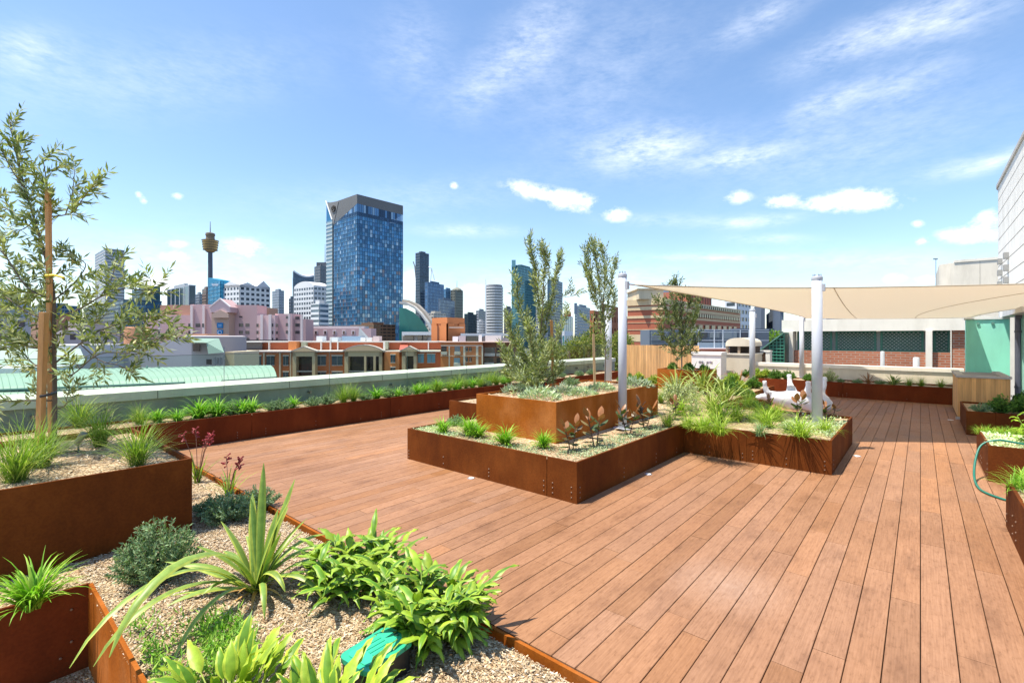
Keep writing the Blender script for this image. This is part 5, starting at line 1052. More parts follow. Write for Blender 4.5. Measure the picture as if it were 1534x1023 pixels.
K_blue=mk(mound,2,M_grey,'bluemound',r=.16,h=.10,ll=.07,lw=.014,n=260,c=(.16,.21,.21),c2=(.30,.35,.34))
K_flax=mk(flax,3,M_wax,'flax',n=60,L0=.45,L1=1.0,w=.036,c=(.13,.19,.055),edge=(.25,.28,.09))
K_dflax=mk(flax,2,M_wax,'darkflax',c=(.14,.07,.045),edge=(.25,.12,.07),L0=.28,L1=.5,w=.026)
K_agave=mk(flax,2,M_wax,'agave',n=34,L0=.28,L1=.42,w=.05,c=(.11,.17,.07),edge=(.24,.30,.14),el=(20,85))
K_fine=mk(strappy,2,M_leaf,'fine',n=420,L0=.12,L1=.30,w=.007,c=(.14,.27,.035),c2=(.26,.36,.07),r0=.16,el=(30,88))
K_bush=mk(shrub,3,M_leaf,'bush',n=80,h=.36,r=.26,ll=.05,lw=.02,c=(.045,.11,.03),c2=(.10,.19,.045),per=36)
K_ybush=mk(shrub,2,M_leaf,'ybush',n=70,h=.34,r=.24,ll=.055,lw=.02,c=(.16,.24,.04),c2=(.28,.32,.06),per=34)
K_fic=[ (lambda sl:(sl[0].mesh('stem',M_bark),sl[1].mesh('leaves',M_wax)))(ficus()) for _ in range(4)]
def put(name,K,loc,sc,label,cat='plant',group=None): return inst(name,rp.choice(K),loc,rp.uniform(0,6.28),sc*rp.uniform(.93,1.07),label,cat,group)
ORD=['first','second','third','fourth','fifth','sixth','seventh','eighth','ninth','tenth','eleventh','twelfth','thirteenth','fourteenth','fifteenth','sixteenth','seventeenth','eighteenth','nineteenth','twentieth','twenty-first','twenty-second','twenty-third','twenty-fourth']
# --- trough along the balustrade
row=[(212,'g'),(238,'s'),(266,'s'),(300,'s'),(326,'s'),(363,'s'),(378,'s'),(409,'l'),(420,'l'),(468,'l'),(513,'g'),(528,'g'),(561,'s'),(592,'s'),(622,'s'),(638,'s'),(652,'g'),(672,'g'),(690,'g'),(707,'s'),(727,'l'),(745,'g'),(765,'g'),(350,'l'),(440,'s'),(490,'l'),(545,'l'),(605,'l'),(660,'s'),(681,'s'),(699,'g'),(717,'g'),(736,'g'),(756,'s'),(583,'l'),(845,'l'),(865,'l'),(884,'l')]
nm={'g':('grass_clump',K_grass,'fine green grass tuft',.62,'grass tufts in the balustrade trough'),'s':('strappy_clump',K_strap,'bright green strappy clump',.80,'strappy clumps in the balustrade trough'),'l':('low_shrub',K_low,'loose grey green low shrub',.85,'low shrubs in the balustrade trough')}
cnt={}
row.sort()
for px,k in row:
    y=onX(px,-8.3); cnt[k]=cnt.get(k,0)+1; n_,K,lb,sc,gp=nm[k]
    put(n_,K,(-8.3+rp.uniform(-.1,.1),y,.36),sc*rp.uniform(.95,1.45),f"{lb}, {ORD[cnt[k]-1]} from the near end of the balustrade trough",group=gp)
# --- front bed of the stepped planter
Z=.365
for (px,py,sc,lb) in ((664,649,.72,'leftmost bright green clump in the front strip of the low planter'),(703,652,.85,'large green clump behind the gap in the front strip'),(716,655,.74,'green clump touching the large one in the front strip'),(757,667,.80,'green clump in the middle below the orange raised planter'),(814,671,.70,'rightmost green clump before the corner of the orange raised planter')):
    p=G(px,py,Z); put('strappy_clump',K_lirio,p,sc,lb,group='green clumps before the raised planter')
p=G(683,637,Z); put('low_shrub',K_low,p,.8,'grey green shrub at the left end of the low planter by the small box')
p=G(732,617,.38); put('low_shrub',K_low,(-5.0,6.6,.37),.9,'small blue green shrub peeking out left of the orange raised planter')
for i,(px,py,sc,lb) in enumerate(((857,676,.86,'rubber plant nearest the front corner of the low planter'),(893,670,1.0,'rubber plant left of the nearest white post base'),(941,652,.92,'rubber plant right beside the nearest white post'),(966,643,.95,'tall thin rubber plant right of the nearest white post'),(1012,628,.8,'bronze rubber plant by the inner corner of the stepped planter'),(1194,632,1.0,'bronze rubber plant in front of the white statue'),(1243,634,.75,'bronze rubber plant right of the post by the statue'),(1150,622,.7,'small bronze rubber plant at the left end of the statue'))):
    p=G(px,py,Z); T=thing('rubber_plant','young '+lb,'plant',p,'rubber plants in the stepped planter'); s,l=K_fic[i%4]; T.rotation_euler=(0,0,rp.uniform(0,6)); T.scale=(sc,)*3
    for n_,me in (('stem',s),('leaves',l)): o=bpy.data.objects.new(n_,me); COL.objects.link(o); o.parent=T
def mat_cover(poly,z,n,c,c2,lw=.013,h=.03,ll=.016):
    m=MB(); k=0; xs=[p[0] for p in poly]; ys=[p[1] for p in poly]
    while k<n:
        x=rp.uniform(min(xs),max(xs)); y=rp.uniform(min(ys),max(ys))
        if not inside(poly,x,y): continue
        if mnoise.noise(Vector((x*3.1,y*3.1,1)))<-.12 and rp.random()<.85: k+=.3; continue
        k+=1; kite(m,Vector((x,y,z+rp.uniform(0,h))),(rvec()+Vector((0,0,.5))).normalized(),Vector((0,0,1)),ll*rp.uniform(.7,1.4),lw*rp.uniform(.7,1.3),vary(c if rp.random()<.6 else c2,.2))
    return m
m=mat_cover([(-4.0,3.91),(-2.53,3.91),(-2.53,6.5),(-2.85,6.5),(-2.9,4.3),(-4.0,4.1)],Z,5200,(.17,.23,.19),(.30,.36,.31)); solo('silver_ground_cover',m,M_grey,'silver green creeping ground cover along the front corner of the low planter','ground cover',(-2.7,4.5,Z),kind='stuff')
m=mat_cover([(-5.1,3.91),(-4.2,3.91),(-4.4,4.2),(-5.1,4.3)],Z,1500,(.26,.33,.29),(.42,.48,.44)); solo('silver_ground_cover',m,M_grey,'silver ground cover patch at the left front corner of the low planter','ground cover',(-4.8,4,Z),kind='stuff')
m=mat_cover([(-1.5,7.3),(-.80,6.9),(-.80,8.6),(-1.4,8.6)],Z,2600,(.24,.30,.25),(.42,.47,.42),h=.05,lw=.02,ll=.03); solo('silver_ground_cover',m,M_grey,'pale silver mat spilling over the outer edge near the statue','ground cover',(-1,7.8,Z),kind='stuff')
# --- rear part of the stepped planter
for px,py,K,n_,sc,lb in ((1086,611,K_flax,'flax',.80,'large arching yellow green flax in the middle of the stepped planter bed'),(1013,598,K_flax,'flax',.85,'yellow green flax just right of the orange raised planter end'),(1052,590,K_flax,'flax',.85,'pale flax standing before the small orange box planter'),(1108,577,K_dflax,'flax',1.2,'dark leaved flax in front of the vaulted vent housing'),(1035,584,K_flax,'flax',.8,'upright flax behind the grey shrub in the stepped planter'),
    (1012,607,K_silver,'silver_shrub',1.15,'silver grey shrub beside the far end of the raised planter'),(1035,603,K_silver,'silver_shrub',1.0,'silver grey shrub right of the raised planter next to the flax'),(990,604,K_grass,'grass_clump',.7,'grass tuft at the far corner of the raised planter'),
    (1052,647,K_lime,'grass_clump',.95,'lime grass tuft near the seam of the stepped front panel'),(1078,651,K_lime,'grass_clump',.9,'lime grass tuft overlapping the inner stepped corner edge'),(1030,641,K_lime,'grass_clump',.75,'lime grass tuft closest to the inner stepped corner'),(1102,630,K_lime,'grass_clump',1.0,'lime grass mass in front of the large flax'),(1125,632,K_sgrass,'grass_clump',1.2,'grey green tuft between the large flax and the statue'),(1160,630,K_lime,'grass_clump',1.0,'lime grass tuft in front of the statue head end'),(1138,652,K_sgrass,'grass_clump',1.2,'small blue green tuft on the bare mulch of the stepped planter'),(1200,657,K_lime,'grass_clump',1.0,'lime grass tuft spilling over the front beside the post base'),(1237,648,K_lime,'grass_clump',.7,'lime grass tuft right of the post base'),(1180,648,K_sgrass,'grass_clump',1.2,'blue green tuft left of the post base'),
    (1065,618,K_flax,'flax',.6,'small flax between the lime tufts and the large flax'),(1136,626,K_lime,'grass_clump',.9,'tall lime tuft left of the statue tip'),(1120,612,K_grass,'grass_clump',.7,'arching green tuft under the large flax'),(1075,632,K_lime,'grass_clump',1.2,'broad lime tuft below the large flax centre'),(1150,640,K_lime,'grass_clump',.9,'lime tuft on the mulch before the statue middle'),(1040,622,K_silver,'silver_shrub',.6,'small silver shrub between flax and lime tufts'),(1020,622,K_lime,'grass_clump',.9,'yellowish tuft near the far shaded strip'),(975,612,K_sgrass,'grass_clump',1.1,'pale tuft behind the nearest white post'),(1000,640,K_grass,'grass_clump',.62,'green tuft on the shaded strip by the inner corner')):
    p=G(px,py,Z); put(n_,K,p,sc,lb,group='plants in the stepped planter bed')
for px,py,K,n_,sc,lb in ((1100,592,K_bush,'leafy_bush',.75,'dark green bush behind the large flax beside the statue'),(1120,596,K_bush,'leafy_bush',.6,'dark green bush by the white post near the vent housing'),(1098,580,K_ybush,'leafy_bush',1.0,'yellow green bush before the vent housing'),(1073,583,K_ybush,'leafy_bush',.8,'yellow green bush beside the small box planter'),(955,576,K_ybush,'leafy_bush',.9,'yellow green bush at the foot of the timber fence'),(980,578,K_ybush,'leafy_bush',.8,'yellow green bush left of the small box planter'),(938,575,K_bush,'leafy_bush',.9,'dark green bush behind the post near the fence'),(1133,612,K_bush,'leafy_bush',.4,'small dark bush under the statue tip')):
    p=G(px,py,Z); put(n_,K,p,sc,lb,group='bushes around the stepped planter')
for x,y,K,sc,lb in ((-3.05,12.5,K_bush,.8,'dark green bush at the foot of the post by the vent housing'),(-3.4,12.0,K_bush,.9,'broad dark green bush left of the post by the vent housing'),(-3.1,11.6,K_ybush,.75,'yellow green bush behind the statue tip'),(-3.6,12.7,K_ybush,.95,'yellow green bush between the vent housing and the post'),(-3.2,10.9,K_fine,1.0,'fine green tuft behind the statue tip')): put('leafy_bush',K,(x,y,.36),sc,lb,group='bushes around the stepped planter')
for px,K,sc,lb in ((1122,K_bush,.8,'dark green bush at the far left end of the back trough'),(1132,K_ybush,.9,'yellow green bush second from the left end of the back trough')): put('leafy_bush',K,(onY(px,15.6),15.6,.36),sc,lb,group='plants in the back trough')
# --- raised planter
Z2=.815
for px,py,K,n_,sc,lb in ((775,589,K_blue,'silver_mound',1.0,'blue grey spiky mound at the left end of the raised planter'),(808,597,K_mound,'silver_mound',1.25,'broad silver mound at the front edge of the raised planter'),(845,590,K_blue,'silver_mound',.9,'dark blue grey mound between the two olive trees'),(872,592,K_mound,'silver_mound',.9,'silver mound near the right front edge of the raised planter'),(900,584,K_mound,'silver_mound',.95,'silver mound at the foot of the slender olive tree'),(955,580,K_blue,'silver_mound',1.0,'blue grey mound at the far right end of the raised planter'),(856,578,K_low,'low_shrub',.6,'small yellowish shrub behind the mounds of the raised planter'),(790,586,K_strap,'strappy_clump',.5,'small strappy clump under the larger olive tree')):
    p=G(px,py,Z2); put(n_,K,p,sc*1.25,lb,group='plants in the raised planter')
# --- small box, back trough, right planters
for x,lb in ((-4.6,'dark green ground plant at the left of the small box planter'),(-4.2,'dark green ground plant round the trunk in the small box planter'),(-3.85,'dark green ground plant at the right of the small box planter')): put('leafy_bush',K_bush,(x,11.4,.80),.55,lb,group='plants in the small box planter')
for px,K,n_,sc,lb in ((1142,K_ybush,'leafy_bush',.85,'yellow green bush third from the left end of the back trough'),(1160,K_bush,'leafy_bush',.85,'dark green bush left of the statue legs in the back trough'),(1178,K_bush,'leafy_bush',.85,'dense dark green bush behind the tallest statue leg'),(1210,K_bush,'leafy_bush',.6,'small dark bush behind the post in the back trough'),(1243,K_silver,'silver_shrub',.85,'blue green upright shrub right of the post in the back trough'),(1258,K_low,'low_shrub',.6,'low tuft right of the blue green shrub in the back trough'),(1284,K_low,'low_shrub',.7,'low grey tuft left of the red flax in the back trough'),(1300,K_dflax,'flax',.8,'red leaved flax in the back trough below the brick wall'),(1317,K_low,'low_shrub',.7,'low grey tuft right of the red flax in the back trough'),(1338,K_agave,'flax',.85,'spiky green flax in the right half of the back trough'),(1362,K_grass,'grass_clump',.55,'left grass tuft of the three at the right trough end'),(1380,K_grass,'grass_clump',.65,'middle grass tuft of the three at the right trough end'),(1410,K_grass,'grass_clump',.6,'right grass tuft beside the timber clad counter')):
    put(n_,K,(onY(px,15.55),15.55+rp.uniform(0,.3),.36),sc,lb,group='plants in the back trough')
for x,y,K,n_,sc,lb in ((.75,10.95,K_low,'low_shrub',.8,'grey tuft at the near corner of the shaded side planter'),(1.0,11.1,K_bush,'leafy_bush',.75,'dark bush left in the shaded side planter'),(1.25,11.3,K_bush,'leafy_bush',.75,'dark bush in the middle of the shaded side planter'),(1.45,11.0,K_agave,'agave',.75,'variegated agave in the middle of the shaded side planter'),(1.75,11.2,K_agave,'agave',.85,'variegated agave at the right of the shaded side planter'),(1.9,10.95,K_agave,'agave',.7,'front right agave in the shaded side planter'),(1.7,12.0,K_bush,'leafy_bush',.9,'bush behind the agaves by the mint pillar'),(1.45,12.9,K_bush,'leafy_bush',.8,'leafy bush between the counter and the mint pillar')):
    put(n_,K,(x,y,.36 if y<12.5 else .3),sc,lb,group='plants in the shaded side planter')
for x,y,K,n_,sc,lb in ((.66,8.55,K_fine,'fine_ground_plant',.6,'fine lime ground plant at the back edge of the hose planter'),(.85,8.6,K_fine,'fine_ground_plant',.65,'fine lime ground plant second along the back edge of the hose planter'),(1.08,8.55,K_fine,'fine_ground_plant',.6,'fine lime ground plant nearest the broad leaved plant'),(1.0,7.9,K_leafy,'broad_leaf_plant',1.0,'broad leaved green plant in the hose planter'),(1.2,7.75,K_leafy,'broad_leaf_plant',1.05,'broad leaved green plant at the right edge of the hose planter')):
    put(n_,K,(x,y,.36),sc,lb,group='plants in the hose planter')
m=mat_cover([(.59,7.5),(1.2,7.5),(1.2,8.5),(.59,8.5)],.365,2400,(.36,.42,.38),(.54,.60,.56),h=.04,lw=.02,ll=.03); solo('silver_ground_cover',m,M_grey,'silver ground cover under the broad leaved plant of the hose planter','ground cover',(.8,8,.36),kind='stuff')
for x,y,sc,lb in ((.72,5.62,.95,'fine green plant hanging over the far corner of the cut planter'),(.95,5.5,1.0,'fine green plant at the right picture edge in the cut planter')): put('fine_ground_plant',K_fine,(x,y,.36),sc,lb,group='fine plants in the cut planter')
m=mat_cover([(.58,3.6),(1.2,3.6),(1.2,5.4),(.58,5.4)],.365,3600,(.40,.46,.42),(.58,.62,.58),h=.04,lw=.02,ll=.03); solo('silver_ground_cover',m,M_grey,'silver ground cover along the edge of the cut planter','ground cover',(.8,4.6,.36),kind='stuff')
# --- near left bed
m=MB()
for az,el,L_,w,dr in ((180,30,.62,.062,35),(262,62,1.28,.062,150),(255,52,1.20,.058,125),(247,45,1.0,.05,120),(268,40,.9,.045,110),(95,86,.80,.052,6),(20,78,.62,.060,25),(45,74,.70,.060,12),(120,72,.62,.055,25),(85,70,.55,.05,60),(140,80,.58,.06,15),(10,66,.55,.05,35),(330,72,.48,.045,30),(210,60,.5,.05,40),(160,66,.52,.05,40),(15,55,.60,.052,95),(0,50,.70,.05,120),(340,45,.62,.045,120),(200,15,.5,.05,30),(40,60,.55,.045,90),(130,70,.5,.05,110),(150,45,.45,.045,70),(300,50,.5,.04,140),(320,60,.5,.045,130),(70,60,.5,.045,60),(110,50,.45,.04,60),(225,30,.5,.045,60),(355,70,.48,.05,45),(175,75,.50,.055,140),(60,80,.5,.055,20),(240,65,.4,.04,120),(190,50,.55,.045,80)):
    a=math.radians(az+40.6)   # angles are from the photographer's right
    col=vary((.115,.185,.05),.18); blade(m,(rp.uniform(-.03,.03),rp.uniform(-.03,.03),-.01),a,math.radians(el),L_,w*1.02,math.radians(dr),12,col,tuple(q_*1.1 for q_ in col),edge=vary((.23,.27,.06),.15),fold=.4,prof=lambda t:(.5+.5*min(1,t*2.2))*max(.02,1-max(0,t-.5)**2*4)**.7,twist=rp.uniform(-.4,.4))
for k in range(30): blade(m,(0,0,.0),rp.uniform(0,6.28),math.radians(rp.uniform(-5,45)),rp.uniform(.12,.30),.022,math.radians(rp.uniform(40,110)),5,vary((.30,.18,.08),.3),fold=.3)
p=G(385,884); solo('flax',m,M_wax,'large variegated yellow green flax in the near mulch bed','plant',smooth=True); o=bpy.data.objects['flax.%03d'%(len([x for x in bpy.data.objects if x.name.startswith('flax')])-1)] if False else COL.objects[-1]; o.location=(p.x,p.y,0)
def leafhero(px,py,stems,h,ll,lw,lean,lb,z=0,spread=.2,per=9,c=(.07,.155,.018),c2=(.17,.26,.03)):
    p=G(px,py,z); m=leafy(stems,True,h,ll,lw,c,c2,spread,lean,per); solo('broad_leaf_plant',m,M_wax,lb,'plant',smooth=True); COL.objects[-1].location=p
leafhero(527,880,32,.23,.185,.048,.85,'bright green bushy leaved plant left of the valve box group, touching the flax',spread=.30)
leafhero(640,945,38,.24,.19,.050,.85,'largest bright green bushy plant beside the deck edge',spread=.34)
def rosette(n,L0,L1,w0,w1,c,c2,el=(35,85)):
    m=MB()
    for k in range(n):
        a=rp.uniform(0,2*PI); r_=rp.uniform(0,.15); e=math.radians(rp.uniform(*el)); col=vary(c if rp.random()<.5 else c2,.15); L_=rp.uniform(L0,L1)
        p0=Vector((math.cos(a)*r_,math.sin(a)*r_,0)); st=Vector((math.cos(a)*math.cos(e),math.sin(a)*math.cos(e),math.sin(e)))*L_*.75; m.tube([p0,p0+st],[.004,.003],5,(.18,.24,.05))
        blade(m,p0+st,a+rp.uniform(-.5,.5),e-.1,L_,rp.uniform(w0,w1),math.radians(rp.uniform(30,85)),8,col,tuple(q_*1.12 for q_ in col),fold=.3,prof=LANCE,wave=.14,edge=vary((.25,.32,.04),.2))
    return m
for px,py,n,lb in ((345,1070,70,'lime green broad leaved plant cut by the bottom picture edge left of the valve box'),(485,1105,50,'low lime green broad leaved plant directly below the valve box')):
    p=G(px,py,.02); m=rosette(n,.12,.20,.042,.065,(.075,.16,.016),(.17,.25,.028)); solo('broad_leaf_plant',m,M_wax,lb,'plant',smooth=True); COL.objects[-1].location=p
p=G(236,868); put('grey_shrub',K_shrub,(p.x,p.y,-.01),1.0,'rounded grey green shrub before the tall steel planter')
p=G(345,778); put('grey_shrub',K_low,(p.x,p.y,-.01),1.25,'low grey green shrub at the far corner of the tall steel planter'); p=G(385,762); put('grey_shrub',K_low,(p.x,p.y,-.01),1.05,'low grey green shrub closest to the deck edging'); p=G(318,770); put('grey_shrub',K_low,(p.x,p.y,-.01),.9,'low grey green shrub tucked against the tall steel planter')
p=G(48,905,.02); put('strappy_clump',K_lirio,(p.x,p.y,0),1.05,'green strappy clump above the corner panels in the bottom left')
m=mat_cover([(-3.3,.6),(-2.45,.6),(-2.45,1.0),(-2.9,1.05)],0,2600,(.10,.22,.03),(.20,.32,.06),h=.10,lw=.008,ll=.04); solo('fern_ground_cover',m,M_leaf,'feathery green ground cover by the lit steel panel at the bottom left','ground cover',(-2.8,.8,0),kind='stuff')
def paw(px,py,h,nst,lb):
    p=G(px,py); T=thing('kangaroo_paw',lb,'plant',(p.x,p.y,0),'red flowered paws beside the tall steel planter'); m=strappy(26,.22,.40,.014,(.12,.22,.04),(.22,.28,.07),(45,88),(30,100))
    m.v=[(x+p.x,y+p.y,z) for x,y,z in m.v]; part('foliage',m,M_leaf,T)
    for k in range(nst):
        a=rp.uniform(0,6.28); tp=Vector((p.x+math.cos(a)*.14,p.y+math.sin(a)*.14,h*rp.uniform(.75,1.05))); m=MB(); m.tube([(p.x,p.y,0),((p.x+tp.x)/2,(p.y+tp.y)/2,h*.6),tp],[.004,.0035,.003],5,(.22,.10,.07))
        for q_ in range(9): d=(rvec()+Vector((0,0,.7))).normalized(); m.tube([tp-Vector((0,0,.012*q_)),tp+d*.05-Vector((0,0,.012*q_))],[.003,.009],5,vary((.30,.025,.03),.3))
        part('flower_stem',m,M_flower,T)
paw(296,722,.55,5,'red flowering kangaroo paw at the corner of the tall steel planter'); paw(342,742,.38,3,'smaller red flowering kangaroo paw beside the deck edging')
# --- tree planter grasses
for px,py,sc,lb in ((22,722,.95,'fine green grass tuft at the left picture edge in the tall planter'),(62,700,.85,'fine green grass tuft left of the stakes in the tall planter'),(150,668,.95,'arching grass tuft behind the garden light in the tall planter'),(205,697,.85,'arching grass tuft at the right corner of the tall planter'),(120,640,.9,'grass tuft at the far edge of the tall planter')):
    p=G(px,py,.55); put('grass_clump',K_grass,p,sc,lb,group='grass tufts in the tall planter')
for px,py,sc,lb in ((232,648,.9,'lime grass tuft between the tall planter and the balustrade trough'),(258,655,.8,'lime grass tuft at the near end of the deck by the trough')):
    p=G(px,py,0); put('grass_clump',K_lime,(p.x,p.y,0),sc,lb)
# ================================================================== TREES
OL=[(.075,.105,.045),(.11,.145,.07),(.15,.185,.10),(.24,.27,.19),(.34,.37,.29),(.19,.22,.07),(.30,.33,.25)]
def spl(pts,n=5):
    out=[]; P_=[Vector(p) for p in pts]
    for i in range(len(P_)-1):
        p0,p1,p2,p3=P_[max(0,i-1)],P_[i],P_[i+1],P_[min(len(P_)-1,i+2)]
        for s in range(n): t=s/n; out.append(.5*((2*p1)+(p2-p0)*t+(2*p0-5*p1+4*p2-p3)*t*t+(3*p1-p0-3*p2+p3)*t**3))
    out.append(P_[-1]); return out
def tree(name,label,base,limbs,tw_len,tw_gap,ll,lw,pal=OL,f0=.25,rt_=None,gap=.026,up=.35,spread=1.0,cat='tree',group=None):
    T=thing(name,label,cat,base,group); tk=MB(); cr=MB(); r=rt_ or rp
    for pts,r0,r1,dens in limbs:
        s=spl(pts); n=len(s); tk.tube(s,[r0+(r1-r0)*k/(n-1) for k in range(n)],7,vary((.16,.13,.10),.15))
        L_=sum((b-a).length for a,b in zip(s,s[1:])); nt=max(1,int(L_*(1-f0)/tw_gap*dens))
        for k in range(nt):
            t=f0+(1-f0)*(k+r.random())/nt; x=t*(n-1); i=min(n-2,int(x)); p=s[i].lerp(s[i+1],x-i); tn=(s[i+1]-s[i]).normalized()
            d=(tn*.8+rvec(r)*spread+Vector((0,0,up))).normalized(); l_=tw_len*r.uniform(.5,1.25)*(1.1-.45*t); q1=p+d*l_*.5; d2=(d+rvec(r)*.35+Vector((0,0,-.05))).normalized(); q2=q1+d2*l_*.5
            cr.tube([p,q1,q2],[.0028,.002,.001],3,(.20,.17,.11),cap=False)
            m_=int(l_/gap)+1
            for j in range(m_):
                u=.12+.88*j/m_; pp=p.lerp(q1,u*2) if u<.5 else q1.lerp(q2,u*2-1); dd=d if u<.5 else d2; sd=dd.cross(rvec(r)); sd=sd.normalized() if sd.length>.01 else Vector((1,0,0))
                for sg in (1,-1):
                    ld=(dd*.75+sd*sg*.75+rvec(r)*.25).normalized(); kite(cr,pp,ld,rvec(r),ll*r.uniform(.65,1.2),lw*r.uniform(.8,1.2),vary(r.choice(pal),.15,r))
            kite(cr,q2,d2,rvec(r),ll,lw,vary(r.choice(pal),.15,r))
    part('trunk',tk,M_bark,T,True); part('crown',cr,M_grey,T); return T
def PP(*a): return [P(x,y,d) for x,y,d in a]
b=G(80,682,.55); d=4.28
tree('olive_tree','young olive tree tied to two stakes in the tall planter at left',b,[
 (PP((81,684,4.28),(82,600,4.30),(81,520,4.30),(80,440,4.32),(68,385,4.34),(52,330,4.38),(38,285,4.40),(24,230,4.44),(14,180,4.46)),.020,.004,1.15),
 (PP((68,385,4.34),(76,330,4.30),(72,290,4.28),(64,235,4.26)),.009,.003,1.2),
 (PP((74,325,4.32),(98,322,4.25),(112,315,4.2),(128,292,4.18),(140,278,4.16)),.006,.002,.9),
 (PP((98,322,4.25),(108,290,4.22),(112,255,4.22)),.005,.002,1.0),
 (PP((52,330,4.38),(22,320,4.5),(-20,290,4.6),(-50,240,4.6)),.008,.003,1.0),
 (PP((38,285,4.40),(15,250,4.3),(-10,200,4.3)),.006,.002,1.0),
 (PP((80,450,4.32),(40,430,4.2),(5,380,4.1),(-40,340,4.1)),.009,.003,1.2),
 (PP((80,480,4.32),(45,470,4.45),(0,440,4.5),(-50,420,4.5)),.009,.003,1.2),
 (PP((81,520,4.30),(45,520,4.2),(0,500,4.15),(-60,490,4.1)),.009,.003,1.15),
 (PP((81,560,4.30),(50,545,4.4),(20,520,4.5),(-40,530,4.5)),.008,.003,1.1),
 (PP((80,450,4.32),(110,425,4.4),(128,395,4.45),(95,380,4.4)),.007,.002,1.1),
 (PP((80,475,4.32),(115,465,4.25),(150,445,4.15),(190,432,4.1),(232,440,4.05)),.009,.002,1.0),
 (PP((150,445,4.15),(168,415,4.12),(172,390,4.10)),.005,.002,1.1),(PP((190,432,4.1),(222,435,4.1),(226,420,4.1)),.004,.002,1.0),
 (PP((81,545,4.30),(120,515,4.2),(150,495,4.1),(200,480,4.05),(240,475,4.0)),.009,.002,.95),
 (PP((150,495,4.1),(205,508,4.0),(262,505,3.95)),.006,.002,1.0),(PP((120,515,4.2),(150,540,4.2),(180,548,4.15),(200,560,4.1)),.006,.002,.95),
 (PP((81,570,4.30),(110,560,4.2),(150,530,4.15),(205,530,4.1),(215,525,4.1)),.007,.002,.8),
 (PP((81,600,4.30),(55,600,4.25),(20,600,4.2),(-20,605,4.1)),.007,.002,.9),(PP((81,615,4.3),(100,605,4.25),(95,590,4.25)),.004,.002,.8),
 (PP((80,420,4.33),(60,440,4.5),(30,455,4.6),(5,470,4.65)),.007,.002,1.0),(PP((80,500,4.31),(100,490,4.5),(140,485,4.6),(160,470,4.65)),.007,.002,1.0),(PP((52,330,4.38),(30,345,4.3),(5,335,4.3)),.006,.002,1.1)],
 .27,.046,.084,.020,f0=.20,gap=.029)
def stake(a,b_,w,label,col=(.58,.30,.11)):
    a=Vector(a); b_=Vector(b_); m=MB(); t=(b_-a).normalized(); s=t.cross(Vector((SY,-CY,0))).normalized()*w/2; f=t.cross(s).normalized()*w/2
    m.hexa([a-s-f,a+s-f,a+s+f,a-s+f,b_-s-f,b_+s-f,b_+s+f,b_-s+f],col); solo('tree_stake',m,M_wood,label,'stake',a,'timber tree stakes')
stake(G(59,690,.5),P(66,468,4.16),.046,'wider leaning timber stake left of the olive trunk in the tall planter')
stake(G(77,684,.5),P(72,284,4.22),.032,'tall slim timber stake right against the olive trunk in the tall planter',(.64,.33,.12))
m=MB()
for z in (590,592): m.tube([P(60,z+3,4.12),P(75,z,4.14),P(85,z-3,4.27),P(76,z-2,4.34),P(62,z+1,4.30),P(60,z+3,4.12)],.006,5,(.02,.02,.02))
solo('tree_tie',m,M_plast,'black rubber tie holding the olive trunk to both stakes','tree tie',P(75,590,4.2))
m=MB(); m.tube([P(68,413,4.18),P(80,412,4.2),P(96,416,4.19)],.010,5,(.75,.52,.01)); m.tube([P(68,413,4.18),P(72,411,4.25),P(80,412,4.3)],.008,5,(.7,.5,.01)); solo('yellow_tie',m,M_plast,'bright yellow tag tied round the tall slim stake','tie',P(75,413,4.2))
dA=7.0
def A_(*a): return PP(*[(x,y,dA+dz) for x,y,dz in a])
b=G(818,588,.815)
tree('olive_tree','larger bushy olive tree at the left of the raised planter',b,[
 (A_((816,588,0),(812,540,0),(810,490,.05),(806,440,.05),(800,400,.05),(793,365,.05)),.014,.003,1.15),
 (A_((811,520,0),(822,470,.1),(832,420,.1),(838,385,.1)),.008,.002,1.0),(A_((810,500,0),(814,440,-.1),(816,395,-.1),(813,380,-.1)),.008,.002,1.1),
 (A_((812,540,0),(790,500,.1),(778,460,.2),(775,420,.2)),.008,.002,1.0),(A_((814,560,0),(785,540,-.1),(768,505,-.1),(762,480,-.1)),.008,.002,1.2),
 (A_((815,570,0),(790,560,-.2),(770,545,-.2),(758,525,-.2)),.007,.002,1.3),(A_((815,575,0),(795,572,.2),(775,570,.3),(758,565,.3)),.006,.002,1.2),
 (A_((815,565,0),(800,540,-.2),(795,510,-.3),(790,490,-.3)),.007,.002,1.3),(A_((815,565,0),(825,530,-.2),(838,500,-.2),(850,470,-.2)),.007,.002,.8),
 (A_((815,575,0),(832,555,-.2),(842,535,-.2)),.006,.002,1.0),(A_((815,570,0),(805,550,.3),(800,520,.3)),.006,.002,1.2),(A_((830,445,.1),(850,445,.1),(864,440,.1)),.004,.0015,.5),(A_((815,580,0),(808,560,-.3),(812,535,-.3)),.006,.002,1.2),(A_((815,580,0),(790,575,-.1),(766,555,0),(756,540,0)),.006,.002,1.3),(A_((815,578,0),(795,560,.1),(782,530,.1),(772,515,.1)),.006,.002,1.2),(A_((815,582,0),(830,570,.2),(840,555,.2)),.005,.002,1.2),(A_((815,582,0),(798,578,-.4),(782,572,-.5)),.005,.002,1.3)],
 .26,.029,.076,.017,f0=.10,gap=.028,up=.7,spread=.65)
dA=7.8; b=G(903,579,.815)
